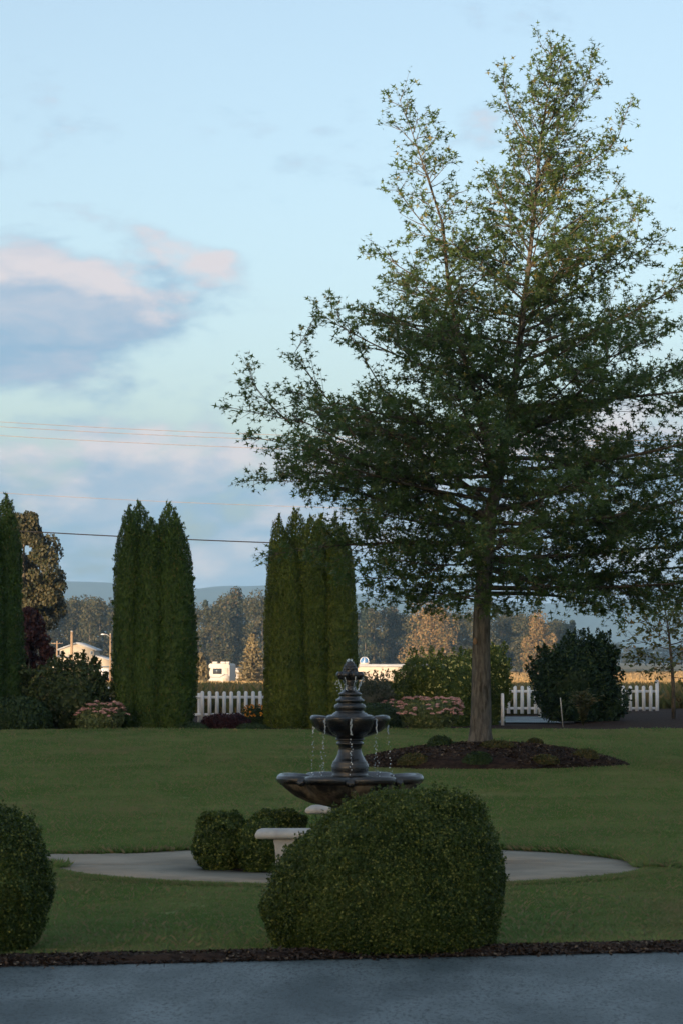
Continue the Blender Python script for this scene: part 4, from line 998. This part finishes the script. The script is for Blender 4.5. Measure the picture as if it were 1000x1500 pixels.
# dark camellia with its loose side shoot, fern
zc = bank_z(X(840, 98), 98)
root = thing('camellia_bush', 'large dark glossy leaved bush in front of the right picket fence'.replace('right ', ''), 'bush', (X(842, 98), 98, zc))
cx = X(842, 98)
s1 = Shape(rows_px([(936, 835, 862), (940, 820, 876), (950, 802, 884), (966, 788, 888), (990, 779, 894), (1015, 782, 898), (1035, 790, 892), (1056, 802, 880)], 98, zc, cx), 0.8, 0.16, 1.5, 71)
mb = s1.foliage(7000, 0.115, LEAF, 0.25, 0.85, 0.85, shoots=110, sr=0.19)
s2 = Shape(rows_px([(938, 880, 888), (944, 872, 904), (960, 874, 906), (980, 868, 898), (1000, 872, 905), (1020, 876, 918), (1040, 870, 918), (1056, 868, 908)], 98, zc, cx), 0.9, 0.15, 1.8, 72)
s2.foliage(2600, 0.12, LEAF, 0.3, 0.6, 0.9, mb=mb, hole=0.4, shoots=40)
mb.build('foliage', M['camellia'], root)
MB().tube([(0, 0, -.05), (0.05, 0, .5), (0.1, 0, 1.0)], [.07, .05, .03], 7).build('stem', M['branch'], root, smooth=True)
def fern(label, px, d, base, h, spread, n, seed):
    R = random.Random(seed); x0 = X(px, d); z0 = bank_z(x0, d)
    root = thing('fern', label, 'plant', (x0, d, z0)); fr = MB()
    for i in range(n):
        a = R.uniform(0, 6.28); le = h * R.uniform(.7, 1.1); o_ = spread * R.uniform(.3, 1.0)
        q = bez(Vector((0, 0, 0)), Vector((math.cos(a) * o_ * .3, math.sin(a) * o_ * .3, le * .8)), Vector((math.cos(a) * o_, math.sin(a) * o_, le * R.uniform(.75, 1))), 12)
        fr.tube(q, [0.006] * 11 + [0.002], 3, False)
        P = []; T = []
        for j in range(2, 12):
            dr = (q[j] - q[j - 1]).normalized(); lt = dr.cross(Vector((0, 0, 1))); lt = lt.normalized() if lt.length > 1e-3 else Vector((1, 0, 0))
            for s_ in (-1, 1): P.append(q[j] + lt * s_ * .04); T.append(lt * s_ + dr * .4)
        leaves(fr, np.array(P), np.tile((0, 0, 1.0), (len(P), 1)), 0.12, LEAF, np.array(T), .1, .3)
    fr.build('fronds', M['fern'], root)
fern('brownish green fern growing at the foot of the dark leafy bush', 853, 94.5, 1060, 1.05, 0.62, 34, 5)
# small cushions on the oak mound
for i, (px, py, w, h, lab, mt) in enumerate(((645, 1092, 40, 13, 'dark cushion plant beside the oak trunk, on the far shoulder of the mound', 'lowgreen'), (728, 1094, 52, 9, 'low olive cushion plant next to the oak trunk, joined to a taller one', 'fern'), (781, 1094, 30, 12, 'rounded olive cushion plant on the crest of the mound', 'fern'),
                                       (606, 1117, 50, 12, 'spreading olive cushion plant on the fountain side of the mound', 'fern'), (698, 1117, 46, 14, 'spreading green cushion plant on the mound below the oak trunk', 'lowgreen'), (798, 1116, 40, 9, 'thin dry cushion plant on the front slope of the mound', 'fern'), (856, 1108, 42, 10, 'flat olive cushion plant at the tapering end of the mound', 'fern'))):
    best = None
    for k in range(200):
        d = 58.2 + k * 0.025; p = at(px, py, d)
        e = abs(p.z - (mound_z(p.x, p.y) + 0.008))
        if best is None or e < best[0]: best = (e, d, p.copy())
    _, d, p = best; sc = d / F; W = w * sc; Hh = h * sc + 0.05
    s = Shape([(0, -W / 2, W / 2), (Hh * .4, -W * .48, W * .48), (Hh * .75, -W * .34, W * .34), (Hh, -W * .1, W * .1)], 0.8, 0.03, 5, 80 + i)
    o = s.foliage(1500, 0.045, LEAF, 0.05, 0.85, 0.8, (.5, 1.0)).build('cushion_plant', M[mt], loc=(p.x, p.y, mound_z(p.x, p.y) - 0.035)); tag(o, lab, 'plant', 'cushion plants on the oak mound')
# small tree on the bank at the end of the fence
def small_tree():
    d = 99.0; zb = bank_z(X(985, d), d)
    root = thing('dogwood_tree', 'small sparse leafy tree on the bank beyond the capped fence post', 'tree'); w = MB(); pts = []
    L = [at(986, 1046, d), at(985, 1000, d), at(982, 960, d), at(978, 920, d), at(972, 885, d)]; L[0].z = zb - 0.05
    MB().tube(L, [.07, .055, .045, .03, .008], 8).build('trunk', M['branch'], root, smooth=True)
    H = [(878, 950, 1000), (900, 918, 1050), (930, 905, 1065), (960, 925, 1065), (985, 935, 1055), (1004, 950, 1030)]
    H = sorted(H, key=lambda q: -q[0]); hull = ([Z(q[0], d) for q in H], [X(q[1], d) for q in H], [X(q[2], d) for q in H])
    grow(L[1:], None, hull, 20, 0.04, (2, 18, 50), 5.5, 0.25, w, pts, 0.42, 12, 0.025, 0.15)
    w.build('branches', M['branch'], root, smooth=True)
    tag(twig_leaves(pts, 0.155, LEAF, None, 0.5).build('crown', M['dogwood'], root), kind='stuff')
small_tree()

# ------------------------------------------------------------------ middle distance and far trees
def crown_mesh(seed, n, h, w, mat, kind='round', size=0.8):
    """tree at unit place: lumpy crown of leaf clumps from many sub-lobes"""
    R = random.Random(seed); mb = MB(); Pl = []; Nl = []
    lobes = []
    nl = 110 if kind == 'high' else 34
    for i in range(nl):
        t = R.random()
        if kind == 'cone': z = h * (0.1 + 0.88 * t); q = w / 2 * (1 - t) ** 0.8; rr = 0.10 * w + 0.14 * w * (1 - t)
        elif kind == 'tall': z = h * (0.16 + 0.8 * t); q = w / 2 * math.sin(math.pi * min(1, 0.25 + t * 0.72)) * 0.75; rr = w * R.uniform(.13, .22)
        elif kind == 'high': z = h * (0.36 + 0.58 * t); q = w / 2 * math.sin(math.pi * min(1, 0.25 + t * 0.68)) * 0.85; rr = w * R.uniform(.05, .115)
        else: z = h * (0.14 + 0.8 * t); q = w / 2 * math.sin(math.pi * min(1, 0.32 + t * 0.62)) * 0.8; rr = w * R.uniform(.13, .23)
        a = R.uniform(0, 6.28); q *= math.sqrt(R.random()) if kind != 'cone' else R.uniform(.3, .9)
        lobes.append((q * math.cos(a), q * math.sin(a), z, rr))
    per = n // nl
    for x, y, z, rr in lobes:
        D = unit(rng.normal(0, 1, (per, 3))); r = rr * (0.55 + 0.5 * rng.random((per, 1)) ** 0.5)
        Pl.append(np.array([x, y, z]) + D * r * np.array([1, 1, 0.85])); Nl.append(D)
    leaves(mb, np.concatenate(Pl), np.concatenate(Nl), size, CLUMP, None, nj=0.6)
    me = mb.mesh('crown'); me.materials.append(mat)
    tw = MB().tube([(0, 0, -0.3), (0.1, 0, h * .3), (0, 0.1, h * .6), (0.05, 0, h * .9)], [w * .035, w * .028, w * .018, w * .004], 7).mesh('trunk', True); tw.materials.append(M['branch'])
    return me, tw
def put_tree(name, me, label, px, d, top_py, wpx, h0, w0, group=None, sy=None):
    z0 = terr(d); h = Z(top_py, d) - z0; w = wpx / F * d
    root = thing(name, label, 'tree', (X(px, d), d, z0), rng.uniform(0, 6.28), group)
    link(bpy.data.objects.new('crown', me[0]), root); link(bpy.data.objects.new('trunk', me[1]), root)
    root.scale = (w / w0, w / w0, h / h0); return root
far_round = [crown_mesh(s, 3000, 26, 16, M[mt], 'round', 0.75) for s, mt in ((1, 'brownish'), (2, 'darkwood'), (3, 'brownish'), (4, 'darkwood'))]
far_tall = [crown_mesh(s, 2600, 28, 11, M[mt], 'tall', 0.75) for s, mt in ((5, 'darkwood'), (6, 'brownish'))]
far_cone = [crown_mesh(s, 2400, 26, 9, M['conifer'], 'cone', 0.75) for s in (7, 8)]
tops = lambda px: np.interp(px, [-80, 60, 150, 280, 340, 400, 530, 600, 700, 760, 830, 860], [872, 872, 872, 884, 868, 872, 884, 896, 893, 892, 908, 930])
px = -70; i = 0
while px < 850:
    for row in (0, 1):
        d = 1000 + 55 * row + rng.uniform(-22, 22); q = px + 14 * row + rng.uniform(-6, 6); top = tops(q) + rng.uniform(-3, 10) - 2 * row
        r = rng.random()
        if r < 0.82: put_tree('broadleaf_tree', far_round[i % 4], ('olive brown broadleaf tree in the far wooded belt' if i % 2 == 0 else 'dark green broadleaf tree in the far wooded belt'), q, d, top, rng.uniform(50, 74), 26, 16, 'trees of the far wooded belt')
        elif r < 0.94: put_tree('broadleaf_tree', far_tall[i % 2], ('tall narrow dark green tree in the far wooded belt' if i % 2 == 0 else 'tall narrow olive brown tree in the far wooded belt'), q, d, top - 3, rng.uniform(40, 52), 28, 11, 'trees of the far wooded belt')
        else: put_tree('conifer_tree', far_cone[i % 2], 'dark pointed conifer in the far wooded belt', q, d, top - 2, rng.uniform(26, 36), 26, 9, 'trees of the far wooded belt')
        i += 1
    px += 20
px = 815
while px < 1080:
    d = 2500 + rng.uniform(-80, 80)
    put_tree('broadleaf_tree', far_round[i % 4], 'hazy blue grey tree in the most distant tree line across the field', px, d, rng.uniform(938, 950), rng.uniform(26, 40), 26, 16, 'trees of the most distant tree line'); i += 1; px += 13
me = crown_mesh(11, 6500, 25, 24, M['tawny'], 'round', 0.7)
put_tree('cottonwood_tree', me, 'broad tawny sunlit tree across the field, behind the yellow flowered bush', 630, 900, 890, 104, 25, 24)
me = crown_mesh(12, 5500, 23, 14, M['tawny'], 'round', 0.65)
put_tree('cottonwood_tree', me, 'golden sunlit tree across the field, behind the dark leafy bush', 789, 900, 898, 54, 23, 14)
me = crown_mesh(13, 3000, 5, 3.4, M['spruce'], 'round', 0.35)
put_tree('young_tree', me, 'small golden sunlit tree in the meadow beside the motorhome', 294, 430, 958, 30, 5, 3.4)
def spruce():
    d = 470; z0 = terr(d); h = Z(929, d) - z0; w = 52 / F * d
    root = thing('spruce_tree', 'sunlit golden spruce with layered boughs beside the motorhome', 'tree', (X(370, d), d, z0)); mb = MB(); wd = MB()
    R = random.Random(6); P = []; N = []; T = []
    wd.tube([(0, 0, -.3), (0, 0, h * .95)], [0.2, 0.02], 8).build('trunk', M['branch'], root, smooth=True)
    for tier in range(15):
        t = tier / 14; z = h * (0.10 + 0.88 * t); ro = w / 2 * (1 - t) ** 0.75 * R.uniform(.85, 1.1) + 0.1
        nb = int(13 - 7 * t)
        for k in range(nb):
            a = 2 * math.pi * (k + R.random() * .6) / nb; l = ro * R.uniform(.75, 1.12)
            for j in range(16):
                s_ = (j + 1) / 16; p = Vector((math.cos(a) * l * s_, math.sin(a) * l * s_, z - 0.18 * l * math.sin(s_ * 2.6) + 0.1 * l * s_))
                for _ in range(2):
                    P.append((p.x + R.gauss(0, .09), p.y + R.gauss(0, .09), p.z + R.gauss(0, .06))); N.append((0, 0, 1)); T.append((math.cos(a), math.sin(a), .1))
    leaves(mb, np.array(P), np.array(N, float), 0.42, LEAF, np.array(T), .5, 1.3).build('boughs', M['spruce'], root)
spruce()
# big tree and red-leaved tree at the left
me = crown_mesh(14, 26000, 17, 11, M['brownish'], 'high', 0.30)
put_tree('maple_tree', me, 'tall brownish tree standing behind the red leaved tree', 34, 235, 744, 152, 17, 11)
me = crown_mesh(15, 11000, 6, 4.0, M['plum'], 'tall', 0.24)
put_tree('plum_tree', me, 'dark red leaved tree behind the rhododendron bush', 42, 128, 893, 80, 6, 4.0)

# ------------------------------------------------------------------ buildings, vehicles, poles
def barn():
    d = 600.0; z0 = -3.0; k = d / F
    root = thing('barn', 'cream sided barn with raised centre roof and white garage door', 'building', (X(112, d), d, z0))
    x = lambda px: X(px, d) - X(112, d); z = lambda py: Z(py, d) - z0
    MB().prism([(x(88), 0), (x(137), 0), (x(137), z(952)), (x(112.5), z(943)), (x(88), z(951.5))], 0, 16).build('wall', M['siding'], root)
    for a, b_, za, zb in ((88, 66, 961, 972), (137, 166, 961, 969)):
        pts = [(x(a), 0), (x(b_), 0), (x(b_), z(zb)), (x(a), z(za))]
        if x(b_) < x(a): pts = [pts[1], pts[0], pts[3], pts[2]]
        MB().prism(pts, 0.15, 16).build('wing_wall', M['siding'], root)
        r = [(x(a), z(za) + .02), (x(b_) + (0.4 if b_ > a else -.4), z(zb) - .14), (x(b_) + (0.4 if b_ > a else -.4), z(zb) + .1), (x(a), z(za) + .26)]
        if x(b_) < x(a): r = r[::-1]
        MB().prism(r, -0.5, 16.2).build('wing_roof', M['roof'], root)
    for s, e, ze in ((-1, 88, 951.5), (1, 137, 952)):
        r = [(x(112.5), z(943) + .02), (x(e) + s * .5, z(ze) - .16), (x(e) + s * .5, z(ze) + .08), (x(112.5), z(943) + .3)]
        if s < 0: r = r[::-1]
        MB().prism(r, -0.55, 16.3).build('roof', M['roof'], root)
    for px in np.arange(90, 137, 2.6): MB().box(x(px), x(px) + .06, -0.05, -.002, z(976), z(955)).build('batten', M['siding'], root)
    MB().box(x(118), x(166), -0.12, -.003, z(977.5), z(975.6)).build('trim_board', M['trim'], root)
    MB().box(x(88) - .05, x(104), -0.10, -.004, z(963), z(961.5)).build('trim_board', M['trim'], root)
    dr = MB().box(x(134), x(160), -0.08, 0.14, 0.05, z(979)).build('garage_door', M['white'], root)
    for i in range(1, 4): MB().box(x(134), x(160), -0.11, -.081, i * z(979) / 4 - .03, i * z(979) / 4 + .03).build('door_panel_rail', M['white'], dr)
    for a, b_ in ((89, 92), (133, 136.4)):
        w_ = MB().box(x(a), x(b_), -0.09, -.004, z(959), z(953.5)).build('window', M['trim'], root)
        MB().box(x(a) + .1, x(b_) - .1, -0.11, -.091, z(959) + .12, z(953.5) - .1).build('pane', M['glass'], w_)
barn()
def car():
    d = 560; z0 = terr(d); root = thing('parked_car', 'red car parked in front of the cream barn', 'car', (X(157, d), d, z0))
    body = [(-2.1, .35), (2.1, .35), (2.15, .75), (2.0, .95), (1.1, 1.02), (-1.1, 1.02), (-1.95, .95), (-2.15, .7)]
    MB().prism(body, -.85, .85).build('body', M['red'], root, bevel=.06)
    cab = MB().prism([(-1.5, 1.0), (1.15, 1.0), (.55, 1.5), (-.95, 1.5)], -.74, .74).build('cabin', M['red'], root, bevel=.05)
    for a in ([(-1.3, 1.05), (-.2, 1.05), (-.2, 1.42), (-.88, 1.42)], [(-.1, 1.05), (.95, 1.05), (.48, 1.42), (-.1, 1.42)]): MB().prism(a, -.755, -.742).build('window', M['glass'], cab)
    for xx in (-1.3, 1.3):
        for yy in (-.85, .68):
            t = MB(); n = 16; t.prism([(xx + .34 * math.cos(2 * math.pi * q / n), .34 + .34 * math.sin(2 * math.pi * q / n)) for q in range(n)], yy, yy + .2); w_ = t.build('wheel', M['tyre'], root)
            MB().prism([(xx + .2 * math.cos(2 * math.pi * q / 12), .34 + .2 * math.sin(2 * math.pi * q / 12)) for q in range(12)], yy - .01, yy - .001).build('rim', M['metal'], w_)
car()
def long_building():
    d = 520.0; z0 = terr(d); root = thing('long_building', 'long low cream clapboard building with grey roof and blue domed cupola', 'building', (X(533, d), d, z0))
    x = lambda px: X(px, d) - X(533, d); z = lambda py: Z(py, d) - z0
    MB().box(x(508), x(650), 0, 9, 0, z(977)).build('wall', M['clap'], root)
    for k in range(int(z(977) / .24)):
        MB().prism([(x(508), .24 * k), (x(650), .24 * k), (x(650), .24 * k + .22), (x(508), .24 * k + .22)], -0.03, -.004).build('clapboard', M['clap'], root)
    MB().prism([(x(507), z(977) + .01), (x(651), z(977) + .01), (x(650), z(972.8)), (x(508), z(972.8))], -0.5, 9.4).build('roof', M['roof'], root)
    f = MB().box(x(530.5), x(538), -.08, -.031, z(998), z(991)).build('window', M['white'], root)
    for i in range(3):
        for j in range(2):
            a = x(530.5) + .06 + i * .27; b_ = z(998) + .06 + j * .36; MB().box(a, a + .21, -.1, -.081, b_, b_ + .30).build('pane', M['glass'], f)
    c = MB().box(x(527), x(540), 1.0, 2.5, z(973), z(970.8)).build('cupola', M['clap'], root)
    mb = MB(); cx_, cy_ = (x(526) + x(541)) / 2, 1.7
    R_ = .78
    mb.lathe([(R_, z(971)), (R_, z(968.5)), (R_ * .9, z(966)), (R_ * .7, z(964.2)), (R_ * .4, z(963)), (.001, z(962.6))], 24, None, (cx_, cy_)); dome = mb.build('dome', M['bluedome'], c, smooth=True)
    rb = MB()
    for kk in range(6):
        a = kk * math.pi / 3; rb.tube([(cx_ + (q + .02) * math.sin(a), cy_ - (q + .02) * math.cos(a), zz_) for q, zz_ in ((R_, z(971)), (R_, z(968.5)), (R_ * .9, z(966)), (R_ * .7, z(964.2)), (R_ * .4, z(963)), (.0, z(962.6)))], .05, 4)
    rb.build('ribs', M['white'], dome)
long_building()
def motorhome(label, d, px0, px1, top, rz, extra=True):
    z0 = terr(d); w = X(px1, d) - X(px0, d); h = Z(top, d) - z0
    root = thing('motorhome', label, 'motorhome', (X((px0 + px1) / 2, d), d, z0), rz)
    MB().prism([(-w / 2, .5), (w / 2, .5), (w / 2, h - .25), (w / 2 - .2, h), (-w / 2 + .15, h), (-w / 2, h - .2)], 0, 6.0).build('body', M['rv'], root, bevel=.05)
    f = MB().box(-w * .3, w * .12, -.03, -.003, h * .58, h * .8).build('window', M['glass'], root)
    MB().box(w * .28, w * .44, -.03, -.003, h * .3, h * .82).build('door', M['clap'], root)
    MB().box(-w / 2 + .05, w / 2 - .05, -.02, -.002, h * .44, h * .47).build('stripe', M['trim'], root)
    for a in (-.25, .12, .3): MB().box(w * a - .35, w * a + .35, 1.0 + a, 2.0 + a, h, h + .28).build('roof_unit', M['rv'], root, bevel=.06)
    for xx in (-w * .3, w * .3):
        n = 16; MB().prism([(xx + .42 * math.cos(2 * math.pi * q / n), .42 + .42 * math.sin(2 * math.pi * q / n)) for q in range(n)], -.02, .25).build('wheel', M['tyre'], root)
motorhome('white motorhome with roof units parked in the meadow beyond the pickets', 452, 306, 337, 972, math.radians(-6))
motorhome('small white trailer beside the motorhome and sunlit spruce', 500, 339, 351, 981, math.radians(10))
def shed():
    d = 405; z0 = terr(d); k = thing('garden_shed', 'narrow white shed with a gabled roof standing before the motorhome', 'shed', (X(330, d), d, z0)); w = 13 / F * d; h = Z(988, d) - z0
    MB().prism([(-w / 2, 0), (w / 2, 0), (w / 2, h - .3), (0, h), (-w / 2, h - .3)], 0, 1.6).build('wall', M['rv'], k)
    for s in (-1, 1):
        r = [(0, h + .01), (s * (w / 2 + .12), h - .36), (s * (w / 2 + .12), h - .28), (0, h + .09)]
        MB().prism(r if s > 0 else r[::-1], -.12, 1.7).build('roof', M['roof'], k)
    dr = MB().box(-.3, .3, -.03, -.003, .05, h - .5).build('door', M['siding'], k); MB().box(.18, .24, -.06, -.031, h * .4, h * .46).build('handle', M['metal'], dr)
shed()
def pole(label, px, d, top_py, r, arm=None, lamp=False, z0=None, h=None, nm='utility_pole'):
    z0 = terr(d) if z0 is None else z0; h = h or Z(top_py, d) - z0
    root = thing(nm, label, 'pole', (X(px, d), d, z0))
    MB().tube([(0, 0, -.2), (0, 0, h)], [r, r * .75], 10).build('shaft', M['pole'], root, smooth=True)
    if arm:
        for az_ in arm: 
            a = MB().box(-1.2, 1.2, -r - .1, -r * .6, h - az_ - .07, h - az_ + .07).build('crossarm', M['pole'], root)
            for q in (-1.1, -.55, .55, 1.1): MB().lathe([(.04, h - az_ + .07), (.06, h - az_ + .12), (.03, h - az_ + .2), (.001, h - az_ + .22)], 8, None, (q, -r * .6 - .05)).build('insulator', M['metal'], a)
    else: MB().lathe([(r * .8, h), (r * .8, h + .06), (.001, h + .12)], 10).build('cap', M['metal'], root)
    if lamp:
        a = MB().tube([(0, 0, h - .5), (-.5, -.1, h - .1), (-1.0, -.1, h)], .05, 6).build('lamp_arm', M['metal'], root, smooth=True)
        MB().ball((-1.25, -.1, h - .02), .3, 10, 6, (1.2, .6, .35)).build('lamp_head', M['white'], a, smooth=True)
    return Vector((X(px, d), d, z0 + h))
pa = pole('sunlit wooden utility pole standing in front of the cream barn', 105.5, 480, 925, 0.26)
pb = pole('wooden utility pole with a crossarm beside the barn wing', 84, 640, 939, 0.22, arm=(0.5,))
pc = pole('street lamp pole with a curved arm beside the barn, near the evergreen clump', 162, 520, 929, 0.16, lamp=True, nm='street_lamp')
def cable(label, a, b_, sag, r, mat, group=None, name='service_cable'):
    a, b_ = Vector(a), Vector(b_); n = 24
    pts = [a.lerp(b_, t / n) - Vector((0, 0, sag * 4 * (t / n) * (1 - t / n))) for t in range(n + 1)]
    o = MB().tube(pts, r, 5).build(name, mat, smooth=True); tag(o, label, 'cable', group)
cable('dark cable sagging from the sunlit pole to the street lamp', pa + Vector((0, 0, -.3)), pc + Vector((0, 0, -.8)), 1.0, 0.03, M['cable'])
cable('dark cable running from the sunlit pole past the red leaved tree', pa + Vector((0, 0, -.2)), at(-40, 950, 450), 0.5, 0.03, M['cable'])
# power lines across the valley, hung between two tall poles outside the view
PY_ = 150.0; z0 = terr(PY_)
yq = lambda Y0, px: Y0 - 3.4e-5 * (px - 900) ** 2
PL, PR_ = -1080, 2000
for px, side in ((PL, 'on the barn side of the garden'), (PR_, 'on the small tree side of the garden')):
    pole('tall utility pole carrying the power lines ' + side, px, PY_, 0, 0.2, arm=(0.9, 1.5), h=Z(yq(636, px), PY_) - z0 + 0.4, )
for Y0, r, mt, lab in ((645.5, .013, 'wire', 'uppermost of the thin pale wires crossing the sky'), (652.5, .013, 'wire', 'second thin pale wire, just below the uppermost one'), (665.5, .013, 'wire', 'third thin pale wire, lowest of the close set'),
                       (749.5, .012, 'wire', 'lone thin grey wire between the close set and the thick black cable'), (803.5, .028, 'cable', 'thick black cable crossing behind the evergreen tops')):
    mb = MB(); pts = [at(px, yq(Y0, px), PY_) for px in np.linspace(PL, PR_, 90)]
    o = mb.tube(pts, r, 5).build('power_line', M[mt], smooth=True); tag(o, lab, 'cable', 'power lines')
